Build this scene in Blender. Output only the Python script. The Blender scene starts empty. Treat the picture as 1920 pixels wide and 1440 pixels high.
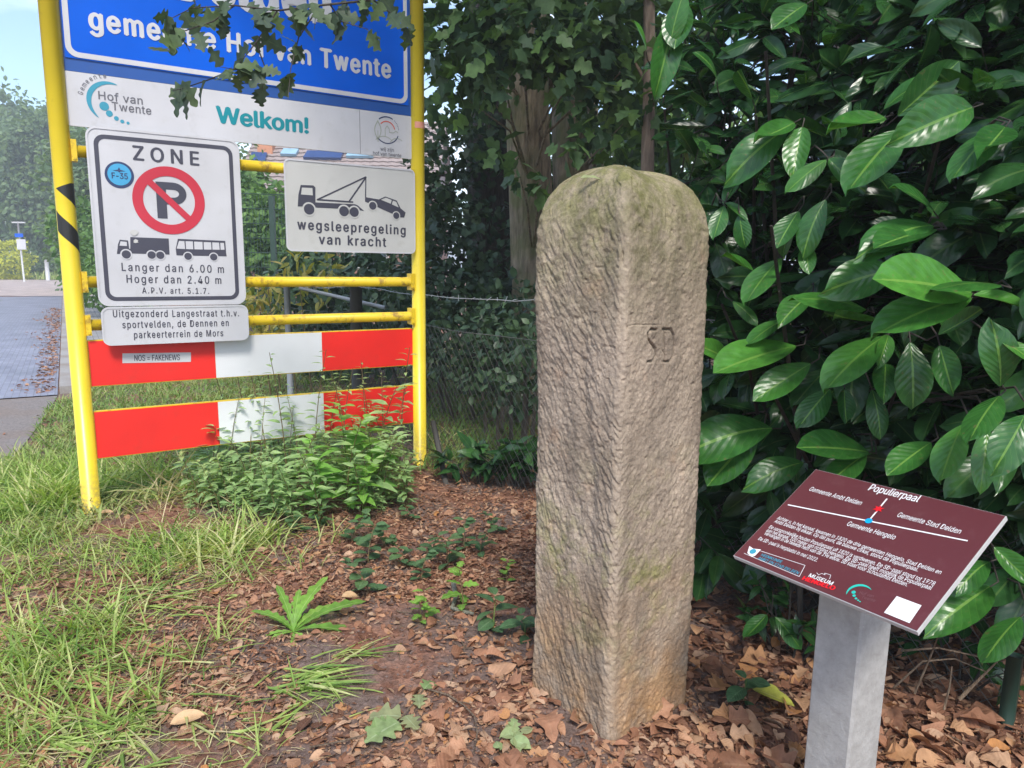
import bpy, math, random
import numpy as np
from mathutils import Vector, Matrix
random.seed(7); RG = np.random.default_rng(11)
S = bpy.context.scene; COL = S.collection
PI = math.pi
# ------------------------------------------------------------------ camera, world, sun, exposure
FPX, PITCH, ROLL, H = 1340.0, 0.1636, 0.0136, 1.4
_cp, _sp = math.cos(PITCH), math.sin(PITCH)
FW = np.array([0, _cp, -_sp]); _r = np.array([1., 0, 0]); _u = np.array([0, _sp, _cp])
CR = _r*math.cos(ROLL)+_u*math.sin(ROLL); CU = -_r*math.sin(ROLL)+_u*math.cos(ROLL)
CO = np.array([0, 0, H])
cam = bpy.data.cameras.new('camera'); co = bpy.data.objects.new('camera', cam); COL.objects.link(co)
cam.sensor_width = 36; cam.lens = 36*FPX/1920; cam.clip_start = .05; cam.clip_end = 2000
m = Matrix(((CR[0], CU[0], -FW[0], 0), (CR[1], CU[1], -FW[1], 0), (CR[2], CU[2], -FW[2], H), (0, 0, 0, 1)))
co.matrix_world = m; S.camera = co

SUN_EL, SUN_AZ = math.radians(50), math.radians(173)      # azimuth clockwise from +Y: behind the camera, a little right
w = bpy.data.worlds.new('World'); S.world = w; w.use_nodes = True
nt = w.node_tree; N = nt.nodes; L = nt.links; N.clear()
wo = N.new('ShaderNodeOutputWorld'); bg = N.new('ShaderNodeBackground'); sky = N.new('ShaderNodeTexSky')
sky.sky_type = 'NISHITA'; sky.sun_disc = False; sky.sun_elevation = SUN_EL; sky.sun_rotation = SUN_AZ
sky.air_density = 1.0; sky.dust_density = 1.0; sky.ozone_density = 2.0
tc = N.new('ShaderNodeTexCoord'); nz = N.new('ShaderNodeTexNoise'); nz.inputs['Scale'].default_value = 2.6; nz.inputs['Detail'].default_value = 7
mp = N.new('ShaderNodeMapping'); mp.inputs['Scale'].default_value = (1, 1, 2.4); mp.inputs['Location'].default_value = (1.35, .6, .25)
rp = N.new('ShaderNodeValToRGB'); rp.color_ramp.elements[0].position = .5; rp.color_ramp.elements[1].position = .72
mx = N.new('ShaderNodeMix'); mx.data_type = 'RGBA'
L.new(tc.outputs['Generated'], mp.inputs['Vector']); L.new(mp.outputs[0], nz.inputs['Vector']); L.new(nz.outputs['Fac'], rp.inputs['Fac'])
L.new(rp.outputs['Color'], mx.inputs['Factor']); L.new(sky.outputs[0], mx.inputs['A']); mx.inputs['B'].default_value = (9, 9.3, 9.8, 1)
L.new(mx.outputs['Result'], bg.inputs['Color']); bg.inputs['Strength'].default_value = .15; L.new(bg.outputs[0], wo.inputs['Surface'])
sd = bpy.data.lights.new('sun', 'SUN'); sd.energy = 2.2; sd.angle = math.radians(14); sd.color = (1, .95, .87)
so = bpy.data.objects.new('sun', sd); COL.objects.link(so)
_to = Vector((math.sin(SUN_AZ)*math.cos(SUN_EL), math.cos(SUN_AZ)*math.cos(SUN_EL), math.sin(SUN_EL)))
so.rotation_euler = _to.to_track_quat('Z', 'Y').to_euler(); so.location = _to*40
S.view_settings.view_transform = 'Standard'; S.view_settings.look = 'None'; S.view_settings.exposure = .95; S.view_settings.gamma = 1
S.cycles.max_bounces = 8; S.cycles.transparent_max_bounces = 4; S.cycles.transmission_bounces = 3; S.cycles.use_denoising = True

# ------------------------------------------------------------------ pixel -> world (photo measured at 1920 x 1440)
def ray(px, py): return FW*FPX+CR*(px-960)-CU*(py-720)
def at(px, py, Y): d = ray(px, py); return CO+d*Y/d[1]
def G(px, py, z=0): d = ray(px, py); return CO+d*(z-H)/d[2]
class Plane:
    def __init__(s, o, ex, ey):
        s.o = np.array(o, float); s.ex = np.array(ex, float); s.ey = np.array(ey, float); s.n = np.cross(s.ex, s.ey)
        if s.n@(CO-s.o) < 0: s.n = -s.n
    def uv(s, px, py, off=0):
        d = ray(px, py); t = ((s.o+s.n*off-CO)@s.n)/(d@s.n); q = CO+d*t-s.o
        return np.array([q@s.ex, q@s.ey])
    def p3(s, uv, off=0): return s.o+s.ex*uv[0]+s.ey*uv[1]+s.n*off

# ------------------------------------------------------------------ noise
def _hash(ix, iy, seed):
    n = (ix*374761393+iy*668265263+seed*974634777) & 0xffffffff
    n = ((n ^ (n >> 13))*1274126177) & 0xffffffff
    return ((n ^ (n >> 16)) & 0xffff)/65535.0
def vn(x, y, seed=0):
    x = np.asarray(x, float); y = np.asarray(y, float)
    ix = np.floor(x).astype(np.int64); iy = np.floor(y).astype(np.int64); fx = x-ix; fy = y-iy
    fx = fx*fx*(3-2*fx); fy = fy*fy*(3-2*fy)
    a = _hash(ix, iy, seed); b = _hash(ix+1, iy, seed); c = _hash(ix, iy+1, seed); d = _hash(ix+1, iy+1, seed)
    return (a*(1-fx)+b*fx)*(1-fy)+(c*(1-fx)+d*fx)*fy
def fbm(x, y, seed=0, o=4):
    s = 0; a = .5
    for k in range(o): s = s+a*vn(x*2**k, y*2**k, seed+k); a *= .5
    return s/(1-.5**o)

# ------------------------------------------------------------------ materials
def newmat(name):
    mt = bpy.data.materials.new(name); mt.use_nodes = True; t = mt.node_tree
    return mt, t, t.nodes['Principled BSDF'], t.nodes['Material Output']
def _noise(t, scale, detail=5, rough=.55, vec=None, stretch=None):
    n = t.nodes.new('ShaderNodeTexNoise'); n.inputs['Scale'].default_value = scale; n.inputs['Detail'].default_value = detail; n.inputs['Roughness'].default_value = rough
    if vec is None: c = t.nodes.new('ShaderNodeTexCoord'); vec = c.outputs['Object']
    if stretch:
        mpn = t.nodes.new('ShaderNodeMapping'); mpn.inputs['Scale'].default_value = stretch; t.links.new(vec, mpn.inputs['Vector']); vec = mpn.outputs[0]
    t.links.new(vec, n.inputs['Vector']); return n
def _ramp(t, fac, stops):
    r = t.nodes.new('ShaderNodeValToRGB'); e = r.color_ramp.elements
    while len(e) < len(stops): e.new(.5)
    for k, (p, c) in enumerate(stops):
        e[k].position = p; e[k].color = (c, c, c, 1) if isinstance(c, (int, float)) else (*c, 1)
    t.links.new(fac, r.inputs['Fac']); return r
def _mix(t, fac, a, b, mode='MIX'):
    n = t.nodes.new('ShaderNodeMix'); n.data_type = 'RGBA'; n.blend_type = mode
    for k, v in (('Factor', fac), ('A', a), ('B', b)):
        if isinstance(v, (int, float)): n.inputs[k].default_value = v
        elif isinstance(v, tuple): n.inputs[k].default_value = (*v, 1)
        else: t.links.new(v, n.inputs[k])
    return n.outputs['Result']
def _math(t, op, a, b=0.0):
    n = t.nodes.new('ShaderNodeMath'); n.operation = op
    for k, v in enumerate((a, b)):
        if isinstance(v, (int, float)): n.inputs[k].default_value = v
        else: t.links.new(v, n.inputs[k])
    return n.outputs[0]
def _bump(t, b, h, strength, dist):
    n = t.nodes.new('ShaderNodeBump'); n.inputs['Strength'].default_value = strength; n.inputs['Distance'].default_value = dist
    t.links.new(h, n.inputs['Height']); t.links.new(n.outputs[0], b.inputs['Normal'])
def paint(name, c, rough=.45, dirt=.25, dc=(.12, .1, .08), scale=9, bump=.05, spec=.5, lo=.55, hi=.8):
    mt, t, b, o = newmat(name); n = _noise(t, scale, 8, .65); r = _ramp(t, n.outputs['Fac'], [(lo, 0.), (hi, dirt)])
    n2 = _noise(t, 2.2, 3); var = _ramp(t, n2.outputs['Fac'], [(.3, .86), (.7, 1.04)])
    c1 = _mix(t, 1.0, c, var.outputs['Color'], 'MULTIPLY'); cc = _mix(t, r.outputs['Color'], c1, dc)
    t.links.new(cc, b.inputs['Base Color']); b.inputs['Roughness'].default_value = rough; b.inputs['Specular IOR Level'].default_value = spec
    if bump: _bump(t, b, n.outputs['Fac'], bump, .01)
    return mt
def leafmat(name, cols, rough=.5, trans=.3, spec=.4, vein=None, nvein=9, vc=(.3, .45, .1), pucker=0, tcol=None, spots=0):
    mt, t, b, o = newmat(name); a = t.nodes.new('ShaderNodeAttribute'); a.attribute_name = 'rnd'
    k = len(cols); r = _ramp(t, a.outputs['Fac'], [(i/max(1, k-1), c) for i, c in enumerate(cols)])
    n = _noise(t, 30, 3); v = _ramp(t, n.outputs['Fac'], [(.3, .75), (.7, 1.2)]); c = _mix(t, 1.0, r.outputs['Color'], v.outputs['Color'], 'MULTIPLY')
    if vein or pucker:
        uv = t.nodes.new('ShaderNodeTexCoord'); sp = t.nodes.new('ShaderNodeSeparateXYZ'); t.links.new(uv.outputs['UV'], sp.inputs[0])
        ax = _math(t, 'ABSOLUTE', _math(t, 'SUBTRACT', sp.outputs[0], .5))
        wob = _math(t, 'MULTIPLY', n.outputs['Fac'], .5)
        ph = _math(t, 'FRACT', _math(t, 'ADD', _math(t, 'SUBTRACT', _math(t, 'MULTIPLY', sp.outputs[1], nvein), _math(t, 'MULTIPLY', ax, nvein*.55)), wob))
        tri = _math(t, 'ABSOLUTE', _math(t, 'SUBTRACT', ph, .5))
        if vein:
            mid = _math(t, 'LESS_THAN', ax, .03); sv = _math(t, 'MULTIPLY', _math(t, 'LESS_THAN', tri, .03), .3)
            f = _math(t, 'MULTIPLY', _math(t, 'MAXIMUM', mid, sv), vein); c = _mix(t, f, c, vc)
        if pucker:
            wv = _noise(t, 11, 2, .45); hh = _math(t, 'ADD', _math(t, 'MULTIPLY', tri, .16), _math(t, 'MULTIPLY', wv.outputs['Fac'], 1.6)); _bump(t, b, hh, min(1, pucker*2.6), .03)
    if spots:
        n3 = _noise(t, 60, 4); c = _mix(t, _ramp(t, n3.outputs['Fac'], [(.64, 0.), (.7, spots)]).outputs['Color'], c, (.16, .1, .05))
    t.links.new(c, b.inputs['Base Color']); b.inputs['Roughness'].default_value = rough; b.inputs['Specular IOR Level'].default_value = spec
    if trans:
        tr = t.nodes.new('ShaderNodeBsdfTranslucent'); ms = t.nodes.new('ShaderNodeMixShader'); ms.inputs[0].default_value = trans
        t.links.new(_mix(t, 1.0, c, tcol or (1.6, 1.7, .6), 'MULTIPLY'), tr.inputs['Color'])
        t.links.new(b.outputs[0], ms.inputs[1]); t.links.new(tr.outputs[0], ms.inputs[2]); t.links.new(ms.outputs[0], o.inputs['Surface'])
    return mt
def barkmat(name, c0, c1, sc=6, moss=None):
    mt, t, b, o = newmat(name); n = _noise(t, sc, 8, .65, stretch=(4, 4, .7)); c = _ramp(t, n.outputs['Fac'], [(.35, c0), (.65, c1)]).outputs['Color']
    if moss: c = _mix(t, _ramp(t, _noise(t, 3, 5).outputs['Fac'], [(.45, 0.), (.65, .7)]).outputs['Color'], c, moss)
    t.links.new(c, b.inputs['Base Color']); b.inputs['Roughness'].default_value = .9; _bump(t, b, n.outputs['Fac'], .9, .04); return mt

M = {}
M['yellow'] = paint('yellow_paint', (.80, .62, .035), .32, .35, (.25, .14, .03), 24, .05, lo=.6, hi=.8)
def foot_dirt(mt):
    t = mt.node_tree; b = t.nodes['Principled BSDF']; src = b.inputs['Base Color'].links[0].from_socket; c = t.nodes.new('ShaderNodeTexCoord'); sp = t.nodes.new('ShaderNodeSeparateXYZ'); t.links.new(c.outputs['Object'], sp.inputs[0])
    up = _ramp(t, sp.outputs[2], [(.0, 1.), (.28, 0.)]).outputs['Color']; n = _noise(t, 45, 8, .7); sc = _noise(t, 5, 8, .75, stretch=(14, 14, 1.2))
    f = _math(t, 'MULTIPLY', up, _ramp(t, n.outputs['Fac'], [(.42, 0.), (.56, .85)]).outputs['Color'])
    k = _mix(t, f, src, (.2, .15, .09)); k = _mix(t, _ramp(t, sc.outputs['Fac'], [(.66, 0.), (.74, .55)]).outputs['Color'], k, (.42, .3, .08))
    t.links.new(k, b.inputs['Base Color'])
foot_dirt(M['yellow'])
M['yellow_bar'] = paint('weathered_yellow_paint', (.76, .53, .02), .42, .8, (.2, .1, .03), 16, .12, lo=.52, hi=.66)
M['white'] = paint('white_sign_face', (.585, .585, .61), .4, .3, (.33, .32, .27), 14, .0)
M['towwhite'] = paint('dulled_white_sign_face', (.55, .55, .53), .45, .25, (.25, .25, .2), 10, .0)
M['blue'] = paint('blue_sign_face', (.0, .105, .64), .45, .06, (.03, .08, .3), 8, .0, .15)
M['darkblue'] = paint('blue_frame_strip', (.015, .085, .34), .4, .2, (.06, .09, .16), 14, .0)
M['red'] = paint('red_reflective_face', (.82, .024, .018), .45, .3, (.5, .05, .03), 8, .0)
M['barwhite'] = paint('white_reflective_face', (.72, .73, .75), .4, .1, (.4, .4, .36), 14, .0)
M['signred'] = paint('faded_sign_red', (.56, .03, .055), .4, .05, scale=10, bump=0)
M['ink'] = paint('dark_sign_ink', (.06, .06, .085), .45, .08, (.2, .2, .22), 10, 0)
M['black'] = paint('black_tape_vinyl', (.02, .02, .02), .45, .2, (.1, .09, .07), 12, 0)
M['teal'] = paint('teal_print', (.0, .24, .29), .45, 0, bump=0)
M['tealblue'] = paint('teal_blue_print', (.04, .30, .42), .45, 0, bump=0)
M['mint'] = paint('mint_print', (.02, .5, .40), .45, 0, bump=0)
M['greytext'] = paint('grey_print', (.14, .14, .16), .45, 0, bump=0)
M['navy'] = paint('navy_print', (.03, .05, .13), .45, 0, bump=0)
M['skyblue'] = paint('sky_blue_print', (.06, .36, .62), .4, 0, bump=0)
M['coral'] = paint('coral_print', (.72, .1, .05), .45, 0, bump=0)
M['sage'] = paint('sage_print', (.38, .42, .33), .45, 0, bump=0)
M['maroon'] = paint('maroon_panel_face', (.115, .028, .034), .3, .18, (.22, .12, .12), 30, .0)
M['wprint'] = paint('white_print', (.8, .8, .8), .5, 0, bump=0)
M['dotblue'] = paint('cyan_print', (.0, .35, .75), .4, 0, bump=0)
M['dotred'] = paint('red_print', (.75, .01, .02), .4, 0, bump=0)
M['edge'] = paint('aluminium_edge', (.55, .55, .54), .4, .3, bump=0)
M['galv'] = paint('galvanised_steel', (.33, .35, .37), .45, .3, (.15, .15, .15), 12, .1)
M['greenmetal'] = paint('green_coated_steel', (.02, .05, .035), .45, .1, bump=0)
M['wire'] = paint('dull_fence_wire', (.07, .075, .07), .5, .2, bump=0)
M['darkpost'] = paint('dark_weathered_wood', (.07, .065, .06), .8, .3, bump=.3)
M['bark'] = barkmat('fissured_brown_bark', (.13, .10, .066), (.40, .32, .22), 7, (.14, .16, .05))
M['bark_dark'] = barkmat('dark_bark', (.03, .025, .02), (.09, .075, .06), 6)
M['bark_thin'] = barkmat('smooth_grey_brown_bark', (.14, .1, .07), (.32, .24, .18), 5)
M['twig'] = barkmat('dry_twig', (.14, .09, .06), (.34, .25, .17), 30)
M['lichen'] = barkmat('lichen_covered_twig', (.2, .19, .13), (.45, .45, .36), 60)
M['stemgreen'] = paint('green_stem', (.13, .2, .04), .5, .2, bump=0)
M['stemred'] = paint('reddish_stem', (.16, .12, .05), .5, .2, bump=0)
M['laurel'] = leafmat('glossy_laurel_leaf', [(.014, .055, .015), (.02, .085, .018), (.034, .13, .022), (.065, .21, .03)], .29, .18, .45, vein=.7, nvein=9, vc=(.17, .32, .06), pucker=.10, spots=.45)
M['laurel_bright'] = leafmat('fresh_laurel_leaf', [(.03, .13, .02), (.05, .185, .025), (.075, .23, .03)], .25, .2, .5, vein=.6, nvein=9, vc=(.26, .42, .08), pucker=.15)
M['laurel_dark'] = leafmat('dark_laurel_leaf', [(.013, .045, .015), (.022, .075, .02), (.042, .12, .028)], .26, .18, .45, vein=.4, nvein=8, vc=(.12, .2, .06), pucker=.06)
M['oakleaf'] = leafmat('dark_oak_leaf', [(.04, .07, .05), (.065, .10, .06), (.10, .15, .065)], .5, .3, .3, vein=.4, nvein=6, vc=(.1, .14, .06))
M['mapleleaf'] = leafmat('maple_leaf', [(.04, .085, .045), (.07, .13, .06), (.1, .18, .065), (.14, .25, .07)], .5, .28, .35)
M['ivy'] = leafmat('ivy_leaf', [(.028, .058, .034), (.045, .085, .045), (.075, .13, .06)], .45, .15, .35)
M['hedgeleaf'] = leafmat('hedge_leaf', [(.06, .13, .04), (.1, .19, .05), (.16, .27, .07)], .55, .3, .3)
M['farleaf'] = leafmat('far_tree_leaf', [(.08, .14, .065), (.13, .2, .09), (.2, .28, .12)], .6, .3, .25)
M['goldleaf'] = leafmat('golden_conifer_leaf', [(.4, .42, .05), (.55, .55, .07)], .6, .3, .2)
M['yellowing'] = leafmat('yellowing_leaf', [(.16, .2, .05), (.4, .36, .09), (.5, .38, .12)], .55, .3, .3, spots=.5)
M['grass'] = leafmat('grass_blade', [(.14, .25, .06), (.24, .36, .085), (.37, .47, .14), (.56, .54, .30)], .55, .35, .25)
M['lawn'] = leafmat('short_grass_blade', [(.11, .2, .055), (.17, .28, .075), (.26, .35, .11), (.36, .36, .16)], .55, .3, .25)
M['straw'] = leafmat('dry_grass_blade', [(.4, .33, .18), (.52, .45, .28)], .6, .25, .2)
M['weed'] = leafmat('weed_leaf', [(.19, .31, .13), (.27, .41, .17), (.38, .51, .22)], .5, .3, .3, vein=.35, nvein=6, vc=(.24, .38, .14))
M['goose'] = leafmat('broad_weed_leaf', [(.11, .27, .05), (.17, .37, .06), (.26, .47, .09)], .5, .3, .3, vein=.4, nvein=5, vc=(.35, .5, .18))
M['bramble'] = leafmat('bramble_leaf', [(.05, .11, .05), (.075, .155, .065), (.11, .2, .08)], .5, .25, .35, vein=.5, nvein=9, vc=(.17, .27, .14), pucker=.15)
M['dandelion'] = leafmat('dandelion_leaf', [(.12, .26, .045), (.2, .38, .06), (.26, .44, .09)], .45, .35, .3, vein=.6, nvein=7, vc=(.4, .55, .2))
M['litter'] = leafmat('dead_leaf', [(.10, .05, .035), (.22, .105, .06), (.35, .17, .10), (.44, .25, .15), (.45, .30, .20), (.44, .20, .07)], .7, .14, .25, vein=.16, nvein=6, vc=(.46, .3, .18), pucker=.16, tcol=(1.3, .9, .6), spots=.5)
M['yellowleaf'] = leafmat('yellow_green_leaf', [(.5, .55, .08), (.55, .5, .1)], .4, .25, .4, vein=.5, vc=(.6, .6, .25))
M['tanleaf'] = leafmat('tan_dead_leaf', [(.5, .3, .15), (.6, .42, .25)], .6, .15, .3, vein=.4, vc=(.45, .28, .13), tcol=(1.2, .9, .6))
M['roof'] = paint('grey_brown_roof_tile', (.3, .24, .22), .8, .4, (.14, .11, .1), 30, .2)
M['solar'] = paint('solar_glass', (.02, .05, .16), .15, 0, bump=0)
M['skylight'] = paint('skylight_glass', (.25, .4, .5), .08, 0, bump=0)
M['orange_tile'] = paint('orange_chimney_brick', (.5, .22, .12), .8, .3, bump=.1)
M['hwall'] = paint('red_brown_brick_wall', (.25, .13, .09), .85, .3, bump=.1)
M['render'] = paint('pale_plaster_wall', (.6, .58, .54), .8, .2, bump=0)
M['glass'] = paint('dark_window_glass', (.03, .04, .05), .08, 0, bump=0)

def stonemat():
    mt, t, b, o = newmat('weathered_sandstone'); geo = t.nodes.new('ShaderNodeTexCoord'); v = geo.outputs['Object']
    sp = t.nodes.new('ShaderNodeSeparateXYZ'); t.links.new(v, sp.inputs[0])
    big = _noise(t, 3.2, 5, .6, v); fine = _noise(t, 130, 6, .75, v); mid = _noise(t, 22, 6, .65, v)
    c = _ramp(t, big.outputs['Fac'], [(.3, (.265, .21, .158)), (.5, (.365, .292, .224)), (.72, (.465, .375, .293))]).outputs['Color']
    c = _mix(t, _ramp(t, mid.outputs['Fac'], [(.5, 0.), (.75, .55)]).outputs['Color'], c, (.15, .125, .105))
    # orange-brown earth stain near the foot, green algae on the head and in lower patches
    foot = _math(t, 'MULTIPLY', _ramp(t, sp.outputs[2], [(.02, 1.), (.55, 0.)]).outputs['Color'], _ramp(t, _noise(t, 5, 6, .65, v).outputs['Fac'], [(.38, .1), (.6, .9)]).outputs['Color'])
    c = _mix(t, foot, c, (.38, .215, .095))
    c = _mix(t, _ramp(t, _noise(t, 7, 5, .6, v).outputs['Fac'], [(.58, 0.), (.7, .35)]).outputs['Color'], c, (.4, .24, .15))
    zz = _math(t, 'ADD', sp.outputs[2], _math(t, 'MULTIPLY', big.outputs['Fac'], .5))
    top = _math(t, 'MULTIPLY', _math(t, 'GREATER_THAN', sp.outputs[2], -1), 1.0)
    mr = t.nodes.new('ShaderNodeMapRange'); mr.inputs['From Min'].default_value = 1.42; mr.inputs['From Max'].default_value = 1.92; t.links.new(zz, mr.inputs['Value'])
    alg = _math(t, 'MULTIPLY', mr.outputs[0], _ramp(t, mid.outputs['Fac'], [(.35, .35), (.6, .95)]).outputs['Color'])
    c = _mix(t, alg, c, (.185, .18, .07))
    band = t.nodes.new('ShaderNodeMapRange'); band.inputs['From Min'].default_value = .42; band.inputs['From Max'].default_value = 0.; t.links.new(_math(t, 'ABSOLUTE', _math(t, 'SUBTRACT', sp.outputs[2], .5)), band.inputs['Value'])
    al2 = _math(t, 'MULTIPLY', band.outputs[0], _ramp(t, _noise(t, 6.5, 6, .7, v).outputs['Fac'], [(.5, 0.), (.64, .75)]).outputs['Color'])
    c = _mix(t, al2, c, (.23, .23, .075))
    c = _mix(t, 1.0, c, _ramp(t, fine.outputs['Fac'], [(.3, .66), (.7, 1.22)]).outputs['Color'], 'MULTIPLY')
    wat = t.nodes.new('ShaderNodeAttribute'); wat.attribute_name = 'pale_arris'; c = _mix(t, _math(t, 'MULTIPLY', wat.outputs['Fac'], .4), c, (.50, .41, .32))  # paler colour blended in along the front arris
    streak = _noise(t, 9, 6, .7, v, (1, 1, .16)); c = _mix(t, 1.0, c, _ramp(t, streak.outputs['Fac'], [(.36, .68), (.6, 1.08)]).outputs['Color'], 'MULTIPLY')
    t.links.new(c, b.inputs['Base Color']); b.inputs['Roughness'].default_value = .95; b.inputs['Specular IOR Level'].default_value = .2
    _bump(t, b, _math(t, 'ADD', _math(t, 'MULTIPLY', mid.outputs['Fac'], .9), fine.outputs['Fac']), .6, .006); return mt
M['stone'] = stonemat()
def concretemat():
    mt, t, b, o = newmat('mottled_grey_concrete'); n = _noise(t, 22, 8, .7); n2 = _noise(t, 4, 4); n3 = _noise(t, 90, 4, .6)
    c = _ramp(t, n.outputs['Fac'], [(.35, (.315, .303, .285)), (.65, (.43, .42, .40))]).outputs['Color']
    c = _mix(t, _ramp(t, n2.outputs['Fac'], [(.5, 0.), (.75, .5)]).outputs['Color'], c, (.3, .29, .24))
    c = _mix(t, _ramp(t, n3.outputs['Fac'], [(.66, 0.), (.74, .5)]).outputs['Color'], c, (.6, .6, .6))
    t.links.new(c, b.inputs['Base Color']); b.inputs['Roughness'].default_value = .7; _bump(t, b, n.outputs['Fac'], .45, .01); return mt
M['concrete'] = concretemat()
def groundmat():
    mt, t, b, o = newmat('leaf_strewn_soil'); tcn = t.nodes.new('ShaderNodeTexCoord'); v = tcn.outputs['Object']
    n = _noise(t, 2.2, 6, .6, v); f = _noise(t, 55, 7, .72, v); vo = t.nodes.new('ShaderNodeTexVoronoi'); vo.inputs['Scale'].default_value = 26; t.links.new(v, vo.inputs['Vector'])
    soil = _ramp(t, f.outputs['Fac'], [(.3, (.10, .068, .056)), (.55, (.21, .15, .128)), (.75, (.33, .255, .225))]).outputs['Color']
    lit = _mix(t, .6, _ramp(t, f.outputs['Fac'], [(.3, (.13, .07, .05)), (.7, (.38, .19, .125))]).outputs['Color'], _ramp(t, vo.outputs['Color'], [(.2, .15), (.8, .85)]).outputs['Color'], 'SOFT_LIGHT')
    c = _mix(t, _ramp(t, n.outputs['Fac'], [(.46, 0.), (.56, 1.)]).outputs['Color'], soil, lit)
    t.links.new(c, b.inputs['Base Color']); b.inputs['Roughness'].default_value = .95; b.inputs['Specular IOR Level'].default_value = .15
    _bump(t, b, _math(t, 'ADD', f.outputs['Fac'], _math(t, 'MULTIPLY', vo.outputs['Distance'], .6)), .8, .02); return mt
M['ground'] = groundmat()
def brickmat(name, c1, c2, mortar, rough, scale, rot=0.0):
    mt, t, b, o = newmat(name); tcn = t.nodes.new('ShaderNodeTexCoord'); mpn = t.nodes.new('ShaderNodeMapping'); mpn.inputs['Rotation'].default_value = (0, 0, rot); t.links.new(tcn.outputs['Object'], mpn.inputs['Vector'])
    br = t.nodes.new('ShaderNodeTexBrick'); t.links.new(mpn.outputs[0], br.inputs['Vector']); br.inputs['Scale'].default_value = scale
    br.inputs['Color1'].default_value = (*c1, 1); br.inputs['Color2'].default_value = (*c2, 1); br.inputs['Mortar'].default_value = (*mortar, 1); br.inputs['Mortar Size'].default_value = .014
    n = _noise(t, 1.4, 6); c = _mix(t, 1.0, br.outputs['Color'], _ramp(t, n.outputs['Fac'], [(.3, .7), (.7, 1.15)]).outputs['Color'], 'MULTIPLY')
    t.links.new(c, b.inputs['Base Color']); b.inputs['Roughness'].default_value = rough
    _bump(t, b, _math(t, 'ADD', br.outputs['Fac'], _math(t, 'MULTIPLY', _noise(t, 30, 4).outputs['Fac'], -.5)), .35, .015); return mt
def asphaltmat(name, c0, c1, rough=.9):
    mt, t, b, o = newmat(name); n = _noise(t, 60, 7, .7); n2 = _noise(t, 1.6, 5)
    c = _ramp(t, n.outputs['Fac'], [(.35, c0), (.65, c1)]).outputs['Color']
    c = _mix(t, _ramp(t, n2.outputs['Fac'], [(.45, 0.), (.65, .6)]).outputs['Color'], c, (.2, .145, .11))
    t.links.new(c, b.inputs['Base Color']); b.inputs['Roughness'].default_value = rough; _bump(t, b, n.outputs['Fac'], .6, .01); return mt

# ------------------------------------------------------------------ object helpers
MATS = {}
def link(name, me, mt=None, parent=None):
    o = bpy.data.objects.new(name, me); COL.objects.link(o)
    if mt is not None: me.materials.append(mt)
    if parent is not None: o.parent = parent
    return o
def tag(o, label=None, cat=None, group=None, kind=None):
    for k, v in (('label', label), ('category', cat), ('group', group), ('kind', kind)):
        if v: o[k] = v
    return o
def thing(name, loc=(0, 0, 0), label=None, cat=None, group=None, basis=None):
    o = bpy.data.objects.new(name, None); COL.objects.link(o); o.empty_display_size = .1
    mw = Matrix.Identity(4)
    if basis is not None:
        for r in range(3):
            for c in range(3): mw[r][c] = basis[c][r]
    mw.translation = Vector(loc); o.matrix_world = mw; MATS[o.name] = np.array(mw)
    return tag(o, label, cat, group)
def root_mat(o):
    while o.parent is not None: o = o.parent
    return MATS.get(o.name)
def dup(o, loc=None, rotz=None, scale=None, parent=None, label=None):
    c = o.copy(); COL.objects.link(c)
    if parent is not None: c.parent = parent
    for ch in list(o.children): dup(ch, parent=c)
    if loc is not None:
        c.matrix_world = Matrix.Translation(Vector(loc)) @ Matrix.Rotation(rotz or 0, 4, 'Z') @ Matrix.Diagonal((*([scale or 1]*3), 1))
    if label: c['label'] = label
    return c
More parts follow.
